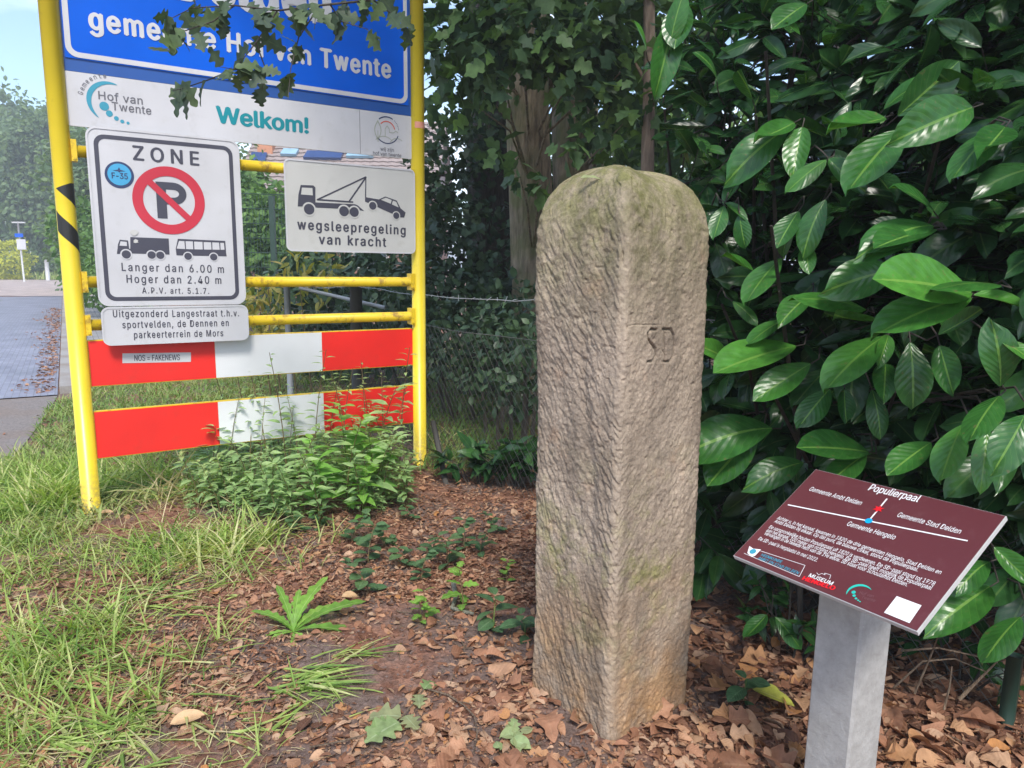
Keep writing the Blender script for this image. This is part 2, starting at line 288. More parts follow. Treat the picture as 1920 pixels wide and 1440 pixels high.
class MB:
    """collects shapes in world coordinates and links them as one mesh object"""
    def __init__(s): s.v = []; s.f = []; s.mi = []
    def add(s, vs, fs, mi=0):
        k = len(s.v); s.v += [tuple(map(float, p)) for p in vs]; s.f += [tuple(i+k for i in f) for f in fs]; s.mi += [mi]*len(fs)
    def box(s, o, ex, ey, ez, mi=0):
        o, ex, ey, ez = (np.array(q, float) for q in (o, ex, ey, ez))
        p = [o+ex*a+ey*b+ez*c for c in (0, 1) for b in (0, 1) for a in (0, 1)]
        s.add(p, [(0, 2, 3, 1), (4, 5, 7, 6), (0, 1, 5, 4), (2, 6, 7, 3), (0, 4, 6, 2), (1, 3, 7, 5)], mi)
    def tube(s, pts, rad, n=8, cap=True, mi=0):
        pts = [np.array(p, float) for p in pts]; rad = [rad]*len(pts) if isinstance(rad, (int, float)) else rad; vs = []; fs = []
        ref = None
        for i, p in enumerate(pts):
            d = pts[min(i+1, len(pts)-1)]-pts[max(i-1, 0)]; d = d/(np.linalg.norm(d)+1e-12)
            if ref is None: ref = np.array([0, 0, 1.]) if abs(d[2]) < .9 else np.array([1., 0, 0])
            a = np.cross(d, ref); a /= np.linalg.norm(a)+1e-12; b = np.cross(d, a); ref = -b if False else ref
            for k in range(n): q = 2*PI*k/n; vs.append(p+(a*math.cos(q)+b*math.sin(q))*rad[i])
        for i in range(len(pts)-1):
            for k in range(n): k2 = (k+1) % n; fs.append((i*n+k, i*n+k2, (i+1)*n+k2, (i+1)*n+k))
        if cap: fs.append(tuple(range(n))); fs.append(tuple(range((len(pts)-1)*n, len(pts)*n))[::-1])
        s.add(vs, fs, mi)
    def poly(s, pl, uvs, off, thick=0, mi=0):
        """polygon on a plane (optionally a slab reaching back by thick)"""
        n = len(uvs); vs = [pl.p3(q, off) for q in uvs]; fs = [tuple(range(n))]
        if thick:
            vs += [pl.p3(q, off-thick) for q in uvs]; fs.append(tuple(range(n, 2*n))[::-1]); fs += [(i, (i+1) % n, n+(i+1) % n, n+i) for i in range(n)]
        s.add(vs, fs, mi)
    def strip(s, pl, A, B, off, closed=True, mi=0):
        n = len(A); vs = [pl.p3(q, off) for q in A]+[pl.p3(q, off) for q in B]
        s.add(vs, [(i, (i+1) % n, n+(i+1) % n, n+i) for i in range(n if closed else n-1)], mi)
    def line(s, pl, a, b, wd, off, mi=0):
        a = np.array(a); b = np.array(b); d = b-a; d = d/np.linalg.norm(d); q = np.array([-d[1], d[0]])*wd/2
        s.poly(pl, [a-q, b-q, b+q, a+q], off, mi=mi)
    def build(s, name, mt, parent=None, smooth=False):
        v = np.array(s.v, float).reshape(-1, 3)
        if parent is not None:
            mw = root_mat(parent); inv = np.linalg.inv(mw); v = v@inv[:3, :3].T+inv[:3, 3]
        me = bpy.data.meshes.new(name); me.from_pydata(v.tolist(), [], s.f)
        if isinstance(mt, (list, tuple)):
            for q in mt[1:]: pass
            o = link(name, me, None, parent)
            for q in mt: me.materials.append(q)
            me.polygons.foreach_set('material_index', s.mi)
        else: o = link(name, me, mt, parent)
        if smooth: me.polygons.foreach_set('use_smooth', [True]*len(me.polygons))
        me.update(); return o
def circ(c, r, n=36, a0=0, a1=2*PI, ry=None):
    ry = ry or r; return [np.array([c[0]+r*math.cos(a0+(a1-a0)*k/n), c[1]+ry*math.sin(a0+(a1-a0)*k/n)]) for k in range(n+(0 if abs(a1-a0-2*PI) < 1e-6 else 1))]
def rrect(x0, y0, x1, y1, r, n=6):
    out = []
    for cx, cy, a in ((x1-r, y1-r, 0), (x0+r, y1-r, PI/2), (x0+r, y0+r, PI), (x1-r, y0+r, 1.5*PI)):
        out += [np.array([cx+r*math.cos(a+PI/2*k/n), cy+r*math.sin(a+PI/2*k/n)]) for k in range(n+1)]
    return out
# ------------------------------------------------------------------ lettering
_tc = {}
FONT = None
try:                      # the sans that ships inside Blender, else Blender's built-in one
    import os
    FONT = bpy.data.fonts.load(os.path.join(bpy.utils.system_resource('DATAFILES'), 'fonts', 'Inter.woff2'))
except Exception: FONT = None
GLYPH_K = {'k': [(.075, 0), (.17, 0), (.17, .185), (.235, .25), (.43, 0), (.55, 0), (.30, .32), (.525, .545), (.40, .545), (.17, .305), (.17, .745), (.075, .745)],
           'K': [(.08, 0), (.18, 0), (.18, .23), (.27, .33), (.515, 0), (.64, 0), (.335, .405), (.62, .727), (.49, .727), (.18, .37), (.18, .727), (.08, .727)]}
def _raw(s):
    if s in _tc: return _tc[s]
    cu = bpy.data.curves.new('t', 'FONT'); cu.body = s
    if FONT is not None: cu.font = FONT
    cu.size = 1; cu.resolution_u = 3
    ob = bpy.data.objects.new('t', cu); COL.objects.link(ob); dg = bpy.context.evaluated_depsgraph_get(); ev = ob.evaluated_get(dg); me = ev.to_mesh()
    v = np.array([q.co[:2] for q in me.vertices]).reshape(-1, 2); f = [tuple(p.vertices) for p in me.polygons]
    ev.to_mesh_clear(); bpy.data.objects.remove(ob); bpy.data.curves.remove(cu)
    _tc[s] = (v, f); return v, f
_adv = {}
def advance(c):
    if c not in _adv: _adv[c] = np.ptp(_raw('H'+c+'H')[0][:, 0])-np.ptp(_raw('HH')[0][:, 0])
    return _adv[c]
def text2d(s, bold=0.0, space=1.0):
    """glyph by glyph, so that the letters never share a contour"""
    V_, F_, x = [], [], 0.0; n = 0
    for c in s:
        if c in GLYPH_K: v, f = np.array(GLYPH_K[c])*(np.ptp(_raw('H')[0][:, 1])/.727), [tuple(range(len(GLYPH_K[c])))]
        elif c == ' ': v, f = np.zeros((0, 2)), []
        else: v, f = _raw(c)
        V_.append(v+[x, 0]); F_ += [tuple(i+n for i in q) for q in f]; n += len(v); x += advance(c)+(space-1)*.55
    return np.concatenate(V_), F_
CAP = None
def put_text(mb, pl, s, a, b, cap, off, bold=0.02, space=1.0, mi=0):
    """text s with its baseline from a to b (plane coordinates) and capitals cap high"""
    global CAP
    if CAP is None: CAP = text2d('H')[0][:, 1].max()
    v, f = text2d(s, 0.0, space); a = np.array(a); b = np.array(b); x0, x1 = v[:, 0].min(), v[:, 0].max(); d = b-a
    ln = np.linalg.norm(d); d = d/ln; q = np.array([-d[1], d[0]])
    em = cap/CAP; sh_ = [(0, 0)] if bold <= .005 else [(bold, 0), (-bold, 0), (0, bold*.6), (0, -bold*.6)]
    for k, (hx, hy_) in enumerate(sh_):       # a heavier face: the same outline drawn a hair apart
        P = [pl.p3(a+d*((x-x0)/(x1-x0)*ln+hx*em)+q*(y/CAP*cap+hy_*em), off+.00004*k) for x, y in v]
        mb.add(P, f, mi)
def text_lines(parent, mt, pl, rows, cap, off, bold=.02, space=1.0, name='text_line'):
    for s, a, b in rows:
        mb = MB(); put_text(mb, pl, s, a, b, cap, off, bold, space); mb.build(name, mt, parent)
# ------------------------------------------------------------------ batches of leaves and blades
def strip_leaf(wf, n=9, fold=.12, curl=.15, across=1, twist=0.0):
    """unit leaf along +y with half width wf(t); across: cells on each side of the midrib"""
    vs, uv, fs = [], [], []; m_ = 2*across+1
    for i in range(n):
        t = i/(n-1); wd = wf(t)
        for j in range(m_):
            a = (j-across)/across; x = a*wd; z = fold*abs(x)-curl*t*t+.0
            vs.append((x, t, z-.10*math.sin(a*2.2)*twist*t)); uv.append((.5+.5*a, t))
    for i in range(n-1):
        for j in range(m_-1): k = i*m_+j; fs.append((k, k+1, k+m_+1, k+m_))
    return np.array(vs), fs, np.array(uv)
def wf_oval(w_, peak=.5):
    def f(t):
        s = t**(math.log(.5)/math.log(peak)); return w_*max(.0, math.sin(PI*min(1, max(0, s))))**.64+.0005
    return f
def wf_lobed(w_, k=4, depth=.45):
    def f(t):
        base = math.sin(PI*min(1, t**.75*.97+.01))**.8; lob = 1-depth*(.5+.5*math.cos(2*PI*k*t+.6)); return w_*base*lob+.004
    return f
def wf_jag(w_, k=6):
    def f(t):
        base = min(1, t*1.25)**1.2*math.sqrt(max(0, 1-t))*1.9; fr = (t*k) % 1; return w_*base*(.45+.55*fr)+.006
    return f
def wf_tri(w_):
    def f(t): return w_*max(0., (1-t)**.8*min(1, t*6+.05))*(1+.12*math.sin(t*26))+.001
    return f
def wf_lance(w_):
    def f(t): return w_*(math.sin(PI*min(1, t**.7)))+.0005
    return f
def rots(fwd, nrm):
    """rotation matrices (N,3,3), columns: x across, y along fwd, z about nrm"""
    y = fwd/(np.linalg.norm(fwd, axis=1, keepdims=True)+1e-9); x = np.cross(y, nrm); x /= (np.linalg.norm(x, axis=1, keepdims=True)+1e-9); z = np.cross(x, y)
    return np.stack([x, y, z], axis=2)
def batch(name, tmpl, pos, R, sc, rnd, mt, parent=None, wid=None, smooth=True):
    """tmpl: list of templates; every item takes one of them; builds ONE mesh"""
    N_ = len(pos); pos = np.asarray(pos, float); sc = np.asarray(sc, float); rnd = np.asarray(rnd, float); which = np.arange(N_) % len(tmpl)
    VV, LL, TT, UU, RR = [], [], [], [], []; base = 0
    for k, (tv, tf, tu) in enumerate(tmpl):
        idx = np.nonzero(which == k)[0]
        if not len(idx): continue
        n = len(tv); lv = tv[None]*sc[idx, None, None]
        if wid is not None: lv = lv*np.stack([wid[idx], np.ones(len(idx)), np.ones(len(idx))], 1)[:, None, :]
        P = np.einsum('nij,nkj->nki', R[idx], lv)+pos[idx, None, :]
        VV.append(P.reshape(-1, 3)); fl = np.concatenate([np.array(f) for f in tf]); ft = np.array([len(f) for f in tf])
        LL.append((fl[None]+(np.arange(len(idx))*n)[:, None]+base).ravel()); TT.append(np.tile(ft, len(idx)))
        UU.append(np.tile(tu[fl], (len(idx), 1))); RR.append(np.repeat(rnd[idx], n)); base += n*len(idx)
    V = np.concatenate(VV); Lp = np.concatenate(LL); T = np.concatenate(TT); U = np.concatenate(UU); Rn = np.concatenate(RR)
    if parent is not None:
        mw = root_mat(parent)
        if mw is not None: inv = np.linalg.inv(mw); V = V@inv[:3, :3].T+inv[:3, 3]
    me = bpy.data.meshes.new(name); me.vertices.add(len(V)); me.vertices.foreach_set('co', V.ravel().astype(np.float32))
    me.loops.add(len(Lp)); me.loops.foreach_set('vertex_index', Lp.astype(np.int32)); me.polygons.add(len(T))
    st = np.concatenate([[0], np.cumsum(T)[:-1]]); me.polygons.foreach_set('loop_start', st.astype(np.int32)); me.polygons.foreach_set('loop_total', T.astype(np.int32))
    u = me.uv_layers.new(name='UVMap'); u.data.foreach_set('uv', U.ravel().astype(np.float32))
    at_ = me.attributes.new('rnd', 'FLOAT', 'POINT'); at_.data.foreach_set('value', Rn.astype(np.float32))
    if smooth: me.polygons.foreach_set('use_smooth', np.ones(len(T), bool))
    me.update(calc_edges=True); return link(name, me, mt, parent)
def unit(n): v = RG.normal(size=(n, 3)); return v/np.linalg.norm(v, axis=1, keepdims=True)
T_SIMPLE = [strip_leaf(wf_oval(.27), 4, .2, .15), strip_leaf(wf_oval(.32), 4, .1, .3)]
T_OAK = [strip_leaf(wf_lobed(.42, 3.2, .58), 24, .15, .12), strip_leaf(wf_lobed(.44, 2.6, .6), 22, .25, .3), strip_leaf(wf_lobed(.4, 3.6, .55), 24, .05, .0)]
T_MAPLE = [strip_leaf(wf_lobed(.5, 2.1, .6), 8, .15, .15), strip_leaf(wf_lobed(.44, 2.4, .6), 8, .05, .3)]
T_LAUREL = [strip_leaf(wf_oval(.21, .58), 12, .35, .12, 2), strip_leaf(wf_oval(.215, .6), 12, .18, .28, 2, .6), strip_leaf(wf_oval(.185, .5), 10, .55, .2, 2, -.6), strip_leaf(wf_oval(.2, .55), 10, -.2, .3, 2, .4), strip_leaf(wf_oval(.17, .5), 10, .7, -.15, 2, 1.2), strip_leaf(wf_oval(.225, .6), 10, .1, .5, 2, -1.)]
T_LANCE = [strip_leaf(wf_lance(.14), 6, .3, .25), strip_leaf(wf_lance(.17), 6, .2, .4)]
def foliage(name, clumps, per_m3, size, mt, parent, tmpl, up=.6, cap=4000, shell=.35, jit=.35):
    """clumps: list of (centre, (rx, ry, rz)); leaves spread through each, thicker toward the outside"""
    P, F, Nn, Sc, Rn = [], [], [], [], []
    for c, r in clumps:
        r = np.array(r, float) if not np.isscalar(r) else np.array([r]*3, float); n = int(min(cap, max(12, per_m3*4.19*r.prod())))
        d = unit(n); rad = (shell+(1-shell)*RG.random(n))**.6; ph = RG.random(3)*9
        lump = 1+.28*np.sin(d[:, 0]*4+ph[0])*np.sin(d[:, 1]*4+ph[1])*np.sin(d[:, 2]*5+ph[2])*2
        p = np.array(c)+d*r*(rad*lump)[:, None]; P.append(p)
        f = unit(n)*.8+d*.6; f[:, 2] -= .35; F.append(f); nn = unit(n)*.7+d*.3; nn[:, 2] += up; Nn.append(nn)
        Sc.append(size*(1+jit*(RG.random(n)*2-1))); Rn.append(np.clip(.5+.35*RG.normal(size=n)+.18*(RG.random()-.5), 0, 1))
    P = np.concatenate(P); return batch(name, tmpl, P, rots(np.concatenate(F), np.concatenate(Nn)), np.concatenate(Sc), np.concatenate(Rn), mt, parent)

def trunk_pts(base, top, r0, r1, n=12, wob=.03, seed=0):
    base = np.array(base, float); top = np.array(top, float); out = []; rr = []
    for i in range(n):
        t = i/(n-1); p = base*(1-t)+top*t; p = p+np.array([vn(t*4, seed)-.5, vn(t*4, seed+9)-.5, 0])*wob*2; out.append(p); rr.append((r0*(1-t)+r1*t)*(1+.35*max(0, 1-t*9)))
    return out, rr
def rough_trunk(mb, pts, rad, n=28, amp=.08, seed=3):
    """tube with vertical fissures"""
    k0 = len(mb.v); mb.tube(pts, rad, n)
    c = np.array(pts)
    for i in range(len(pts)):
        for k in range(n):
            v = np.array(mb.v[k0+i*n+k]); d = v-c[i]; mb.v[k0+i*n+k] = tuple(c[i]+d*(1+amp*(vn(k*1.7, i*.35, seed)-.5)*2))

# ================================================================== ground, roads
def hgt(x, y):
    x = np.asarray(x, float); y = np.asarray(y, float)
    near = np.clip(1-(np.hypot(x, y-3)-6)/4, 0, 1)*np.clip((x+3.1)/.7, 0, 1)
    h = (fbm(x*1.3+5, y*1.3, 3, 4)-.5)*.07+(vn(x*9, y*9, 8)-.5)*.012
    slope = .10*np.clip((y-4.6)/5, 0, 1)*np.clip((x+1.0)/1.5, 0, 1)
    return (h-.012)*near+slope*np.clip(1-(y-10)/20, 0, 1)
def hz(x, y): return float(hgt(x, y))
def grid_axis(lo, hi, step, far, n):
    g = np.geomspace(step*2, far, n); c = np.arange(lo, hi+step, step)
    return np.concatenate([lo-g[::-1], c, hi+g])
gx = grid_axis(-4.2, 4.2, .045, 600, 34); gy = grid_axis(-.6, 8.5, .045, 600, 34)
XX, YY = np.meshgrid(gx, gy); ZZ = hgt(XX, YY); nx, ny = len(gx), len(gy)
me = bpy.data.meshes.new('ground'); V = np.stack([XX.ravel(), YY.ravel(), ZZ.ravel()], 1)
ii = (np.arange(ny-1)[:, None]*nx+np.arange(nx-1)[None]).ravel(); Q = np.stack([ii, ii+1, ii+nx+1, ii+nx], 1)
me.vertices.add(len(V)); me.vertices.foreach_set('co', V.ravel().astype(np.float32)); me.loops.add(Q.size); me.loops.foreach_set('vertex_index', Q.ravel().astype(np.int32))
me.polygons.add(len(Q)); me.polygons.foreach_set('loop_start', (np.arange(len(Q))*4).astype(np.int32)); me.polygons.foreach_set('loop_total', np.full(len(Q), 4, np.int32)); me.polygons.foreach_set('use_smooth', np.ones(len(Q), bool)); me.update(calc_edges=True)
tag(link('ground', me, M['ground']), kind='structure')
def sheet(name, pts, z, mt, sub=1):
    mb = MB(); n = len(pts)
    mb.add([(p[0], p[1], z) for p in pts], [tuple(range(n))]); return tag(mb.build(name, mt), kind='structure')
A = G(108, 742)[:2]; B = G(117, 556)[:2]; dk = (B-A)/np.linalg.norm(B-A); nk = np.array([-dk[1], dk[0]])   # nk points to the road side
if nk[0] > 0: nk = -nk
kang = math.atan2(dk[1], dk[0])
M['brick'] = brickmat('sky_tinted_brick_paving', (.30, .30, .37), (.235, .23, .30), (.17, .16, .18), .36, 4.0, -kang)  # blue tint in the brick colour stands in for reflected sky
M['pave'] = brickmat('grey_concrete_paving', (.30, .29, .28), (.25, .24, .235), (.12, .11, .1), .8, 3.0, -kang)
M['pinkroad'] = brickmat('pale_red_brick_paving', (.50, .40, .36), (.44, .36, .33), (.3, .26, .24), .75, 3.0, -kang+PI/2)
M['gravel'] = asphaltmat('worn_asphalt_with_grit', (.13, .115, .11), (.27, .235, .22))
M['kerbc'] = asphaltmat('kerb_concrete', (.26, .25, .24), (.36, .34, .32))
Bf = B
sheet('brick_road', [A+nk*0, Bf, Bf+nk*9, A+nk*9], .012, M['brick'])
sheet('asphalt_apron', [A-dk*.05, A-dk*.05+nk*9]+[G(*q)[:2] for q in ((-420, 930), (-40, 925), (0, 885), (38, 845), (72, 800), (92, 772))], .008, M['gravel'])
sheet('side_road', [G(-420, 555)[:2], G(115, 555.6)[:2], G(330, 557)[:2], G(330, 528)[:2], G(115, 525.5)[:2], G(-420, 519)[:2]], .014, M['pinkroad'])
M['vergegrass'] = asphaltmat('mown_grass_ground', (.10, .19, .04), (.22, .32, .09))
sheet('grass_verge', [G(-420, 518.7)[:2], G(20, 524)[:2], G(115, 525)[:2], G(330, 527.5)[:2], G(330, 510)[:2], G(-420, 506)[:2]], .03, M['vergegrass'])
mb = MB(); k0 = A-nk*.02; a3 = np.array([*k0, -.05]); mb.box(a3+np.array([*(dk*.1), 0]), np.array([*(dk*(np.linalg.norm(B-A)-.4)), 0]), np.array([*(-nk*.16), 0]), np.array([0, 0, .13])); tag(mb.build('kerb', M['kerbc']), kind='structure')
sheet('pavement', [A-nk*.2+dk*1.5, Bf-nk*.2-dk*.4, Bf-nk*1.9-dk*.4, A-nk*1.9+dk*1.5], .05, M['pave'])

# ================================================================== the sign frame and its signs
YAW = .5666; EX = np.array([math.cos(YAW), math.sin(YAW), 0]); EZ = np.array([0, 0, 1.]); O0 = np.array([-2.3184, 3.8748, 0])
SP = Plane(O0, EX, EZ); NB = -SP.n      # NB points away from the viewer
W = 1.934
def sp3(u, v, off=0): return SP.p3((u, v), off)
def frame_thing(name, label, cat, u, v, off=.0, group=None): return thing(name, sp3(u, v, off), label, cat, group, (EX, NB, EZ))
fr = frame_thing('sign_frame', 'tall yellow tubular frame with two posts and three crossbars carrying the signs', 'sign frame', -.045, 0)
RP = .046
for u, zb in ((-.045, -.12), (W+.045, -.14)):
    mb = MB(); mb.tube([sp3(u, zb), sp3(u, 3.25)], RP, 28); po = mb.build('post', M['yellow'], fr, True)
    if u < 0:
        mb = MB()                                     # two black tape patches wrapped round the post
        def tape(f0, f1, a0, a1):
            n = 10; P = []
            for i in range(n+1):
                a = a0+(a1-a0)*i/n; q = -SP.n*0
                d = SP.n*math.cos(a)+EX*math.sin(a)
                for zz in (f0(i/n), f1(i/n)): P.append(sp3(u, zz)+d*(RP+.0012))
            mb.add(P, [(2*i, 2*i+2, 2*i+3, 2*i+1) for i in range(n)])
        tape(lambda s: 1.765-.095*s, lambda s: 1.765+.03*min(1, s*1.4), -.9, 1.25)
        tape(lambda s: 1.55-.115*s, lambda s: 1.655-.12*s, -1.2, 1.35)
        mb.build('tape_stripe', M['black'], po)
    else:
        mb = MB(); P = []
        for i in range(8):
            a = -.8+1.9*i/7; d = SP.n*math.cos(a)+EX*math.sin(a); P += [sp3(u, 2.285)+d*(RP+.001), sp3(u, 2.325)+d*(RP+.001)]
        mb.add(P, [(2*i, 2*i+2, 2*i+3, 2*i+1) for i in range(7)]); mb.build('torn_sticker', paint('pink_sticker_paper', (.72, .3, .2), .5, .8, (.7, .65, .5), 40, 0), po)
for v in (1.963, 1.285, 1.052):
    mb = MB(); mb.tube([sp3(0.0, v), sp3(W, v)], .031, 20); cb = mb.build('crossbar', M['yellow_bar'], fr, True)
    for u in (.012, W-.012):
        mb = MB(); mb.box(sp3(u-.013, v-.055, .036), EX*.026, NB*.072, EZ*.11); mb.tube([sp3(u, v-.04, .035), sp3(u, v-.04, .042)], .008, 8); mb.build('bracket', M['yellow_bar'], cb)
def plate(parent, pts, off, mt, th=.012, name='plate', bevel=None):
    mb = MB(); mb.poly(SP, pts, off, th); return mb.build(name, mt, parent)

# blue place-name sign
t = frame_thing('place_name_sign', 'large blue town entry sign with white lettering across the top of the yellow frame', 'sign', .0, 2.37)
plate(t, [(-.004, 2.362), (W+.003, 2.362), (W+.003, 3.15), (-.004, 3.15)], .0, M['darkblue'], .02, 'backing_strip')
plate(t, [(.008, 2.424), (W-.02, 2.424), (W-.02, 3.14), (.008, 3.14)], .006, M['blue'], .005)
mb = MB(); mb.strip(SP, rrect(.012, 2.43, W-.026, 3.13, .055), rrect(.038, 2.456, W-.052, 3.104, .035), .0085); mb.build('border_line', M['white'], t)
c1 = SP.uv(598, 90.5)-SP.uv(608, 127); text_lines(t, M['white'], SP, [('gemeente Hof van Twente', SP.uv(169, 55), SP.uv(731, 147))], abs(c1[1]), .0085, .03, 1.12)
text_lines(t, M['white'], SP, [('Delden', SP.uv(330, -4), SP.uv(617, 46))], .25, .0085, .035, 1.1)

# white welcome sign
OFW = .004
t = frame_thing('welcome_sign', 'long white welcome sign with teal Welkom! and two small emblems under the blue sign', 'sign', .0, 2.09)
plate(t, rrect(-.004, 2.089, W+.002, 2.359, .012), OFW, M['white'], .014)
mb = MB(); mb.box(SP.p3((1.578, 2.092), OFW+.0008), EX*.003, SP.n*-.0006, EZ*.264); mb.build('seam', M['greytext'], t)
o = OFW+.0015
mb = MB(); put_text(mb, SP, 'Welkom!', SP.uv(407, 229.5), SP.uv(577, 250), .088, o, .035, 1.0); mb.build('welcome_lettering', M['teal'], t)
z1 = lambda x, y: SP.uv(60+x*.22917, y*.22917)
z2 = lambda x, y: SP.uv(440+x*.22917, y*.22917)
text_lines(t, M['greytext'], SP, [('Hof van', z1(545, 812), z1(905, 858)), ('Twente', z1(655, 900), z1(975, 940))], .041, o, .012, 1.05)
# 'Gemeente' round the crescent
mb = MB(); cc = z1(625, 832); ra = .116; word = 'Gemeente'
for k, ch in enumerate(word):
    a = math.radians(168-74*k/(len(word)-1)); p = cc+np.array([math.cos(a), math.sin(a)])*ra; d = np.array([math.sin(a), -math.cos(a)]); wd = .0125 if ch != 'm' else .018
    put_text(mb, SP, ch, p-d*wd/2, p+d*wd/2, .024, o, .006)
mb.build('crest_lettering', M['greytext'], t)
mb = MB(); A1 = []; B1 = []
for k in range(31):
    q = k/30; a = math.radians(62+178*q); wd = .028*math.sin(PI*q)**.7; e = np.array([math.cos(a), math.sin(a)]); A1.append(cc+e*.101); B1.append(cc+e*(.101-wd*.85-.0008))
mb.strip(SP, A1, B1, o, False)
for x, y, r in ((590, 870, 35), (632, 930, 25), (690, 970, 18), (738, 995, 15), (785, 1008, 12)): mb.poly(SP, circ(z1(x, y), r*.00064, 20), o)
mb.build('crescent_emblem', M['tealblue'], t)
ce = z2(1243, 1066); R0 = .082
def arc(mb, c, r, wd, a0, a1, off, n=24):
    aa = [math.radians(a0+(a1-a0)*k/n) for k in range(n+1)]
    mb.strip(SP, [c+np.array([math.cos(a), math.sin(a)])*(r+wd/2) for a in aa], [c+np.array([math.cos(a), math.sin(a)])*(r-wd/2) for a in aa], off, False)
mb = MB(); arc(mb, ce, R0, .007, 60, 130, o); arc(mb, ce, R0, .006, 225, 340, o)
for k in range(7): mb.poly(SP, circ(ce+R0*np.array([math.cos(math.radians(8+7*k)), math.sin(math.radians(8+7*k))]), .0028, 8), o)
mb.build('emblem_ring', M['navy'], t)
mb = MB(); arc(mb, ce, R0*.66, .006, 10, 140, o); mb.build('emblem_rainbow', M['coral'], t)
mb = MB(); tl = ce+np.array([-.062, -.008])
lf = [tl+np.array([.024*math.sin(PI*s)*(1 if sgn else -1), -.06+.125*s]) for sgn in (0, 1) for s in ([k/12 for k in range(13)] if not sgn else [1-k/12 for k in range(13)])]
mb.strip(SP, lf, [tl+(q-tl)*.8 for q in lf], o); mb.line(SP, tl+np.array([0, -.07]), tl+np.array([0, .0]), .004, o)
hs = [ce+np.array(q)*R0 for q in ((-.15, -.5), (-.15, .1), (.02, .33), (.2, .1), (.2, -.15), (.55, -.15), (.75, .0), (.95, -.1))]
for a, b in zip(hs, hs[1:]): mb.line(SP, a, b, .004, o)
arc(mb, ce+np.array([-.02, -.115]), .075, .004, 40, 140, o); arc(mb, ce+np.array([.07, -.1]), .055, .004, 50, 150, o); mb.build('emblem_picture', M['sage'], t)
text_lines(t, M['greytext'], SP, [('wij zijn', z2(1190, 1232), z2(1300, 1243)), ('hof van twente', z2(1130, 1266), z2(1360, 1288))], .022, o, .012, 1.0, 'emblem_caption')

# zone sign
OFZ = .07
z3 = lambda x, y, off=OFZ+.0: SP.uv(60+x*.27778, 300+y*.27778, off)
t = frame_thing('zone_sign', 'tall white no-parking zone sign with a red ring above a truck and a bus', 'sign', .45, 1.163, OFZ)
plate(t, rrect(.074, 1.164, .818, 2.079, .045), OFZ, M['white'], .02)
mb = MB(); mb.strip(SP, rrect(.066, 1.156, .826, 2.087, .052), rrect(.076, 1.166, .816, 2.077, .043), OFZ+.004)
mb.strip(SP, rrect(.066, 1.156, .826, 2.087, .052), rrect(.066, 1.156, .826, 2.087, .052), OFZ-.0); mb.build('rim', M['white'], t)
mb = MB(); mb.strip(SP, rrect(.101, 1.184, .789, 2.05, .05), rrect(.122, 1.205, .768, 2.029, .034), OFZ+.0015); mb.build('border_line', M['ink'], t)
o = OFZ+.0015
text_lines(t, M['ink'], SP, [('ZONE', SP.uv(250.5, 299.5, OFZ), SP.uv(373, 310.5, OFZ))], .073, o, .022, 1.35)
text_lines(t, M['ink'], SP, [('Langer dan 6.00 m', z3(607, 748), z3(1295, 762)), ('Hoger dan 2.40 m', z3(640, 828), z3(1277, 836))], .0425, o, .012, 1.25)
text_lines(t, M['ink'], SP, [('A.P.V. art. 5.1.7.', z3(745, 900), z3(1195, 903))], .0325, o, .012, 1.25)
rc = z3(927, 274); rl = z3(690, 250); RR_ = .182
mb = MB()
# P, then the ring and bar above it
px0 = rc+np.array([-.064, -.098]); st = .05
mb.poly(SP, [px0, px0+[st, 0], px0+[st, .196], px0+[0, .196]], o+.0)
aa = [PI/2-PI*k/14 for k in range(15)]; bc = px0+np.array([.085, .136])
outer = [px0+np.array([st, .196])]+[bc+np.array([math.cos(a)*.068, math.sin(a)*.06]) for a in aa]+[px0+np.array([st, .076])]
inner = [px0+np.array([st, .157])]+[bc+np.array([math.cos(a)*.03, math.sin(a)*.021]) for a in aa]+[px0+np.array([st, .115])]
mb.strip(SP, outer, inner, o, False); mb.build('letter_p', M['ink'], t)
mb = MB(); mb.strip(SP, circ(rc, RR_, 64), circ(rc, RR_*.715, 64), o+.001); d = np.array([math.cos(math.radians(-45)), math.sin(math.radians(-45))])
mb.line(SP, rc-d*RR_*.73, rc+d*RR_*.73, .034, o+.0016); mb.build('prohibition_ring', M['signred'], t)
def wheel(bl, wh, c, r, off): wh.poly(SP, circ(c, r*1.3, 24), off+.0008); bl.poly(SP, circ(c, r, 24), off+.0016)
bl, wh = MB(), MB()
P3 = lambda *a: [z3(*q) for q in a]
bl.poly(SP, P3((663, 520), (922, 530), (928, 638), (663, 630)), o)
bl.poly(SP, P3((592, 538), (648, 543), (656, 598), (664, 600), (664, 632), (573, 634), (580, 570)), o)
wh.poly(SP, P3((597, 549), (639, 553), (641, 581), (590, 578)), o+.0008)
for x, y, r in ((636, 637, 28), (807, 641, 26), (866, 643, 26)): wheel(bl, wh, z3(x, y), r*.00079, o)
bl.build('truck_pictogram', M['ink'], t); wh.build('truck_window', M['white'], t)
bl, wh = MB(), MB()
bl.poly(SP, P3((984, 532), (1304, 546), (1310, 628), (1314, 650), (975, 643), (970, 600)), o)
for q in (((992, 546), (1028, 548), (1033, 601), (976, 598)), ((1036, 548), (1085, 550), (1088, 603), (1040, 601)), ((1093, 551), (1150, 553), (1152, 604), (1096, 603)), ((1158, 554), (1208, 556), (1211, 605), (1160, 604)), ((1216, 556), (1262, 558), (1266, 606), (1218, 605)), ((1270, 559), (1295, 560), (1299, 606), (1273, 606))): wh.poly(SP, P3(*q), o+.0008)
for x, y, r in ((1053, 650, 25), (1226, 655, 25)): wheel(bl, wh, z3(x, y), r*.00079, o)
bl.build('bus_pictogram', M['ink'], t); wh.build('bus_window', M['white'], t)
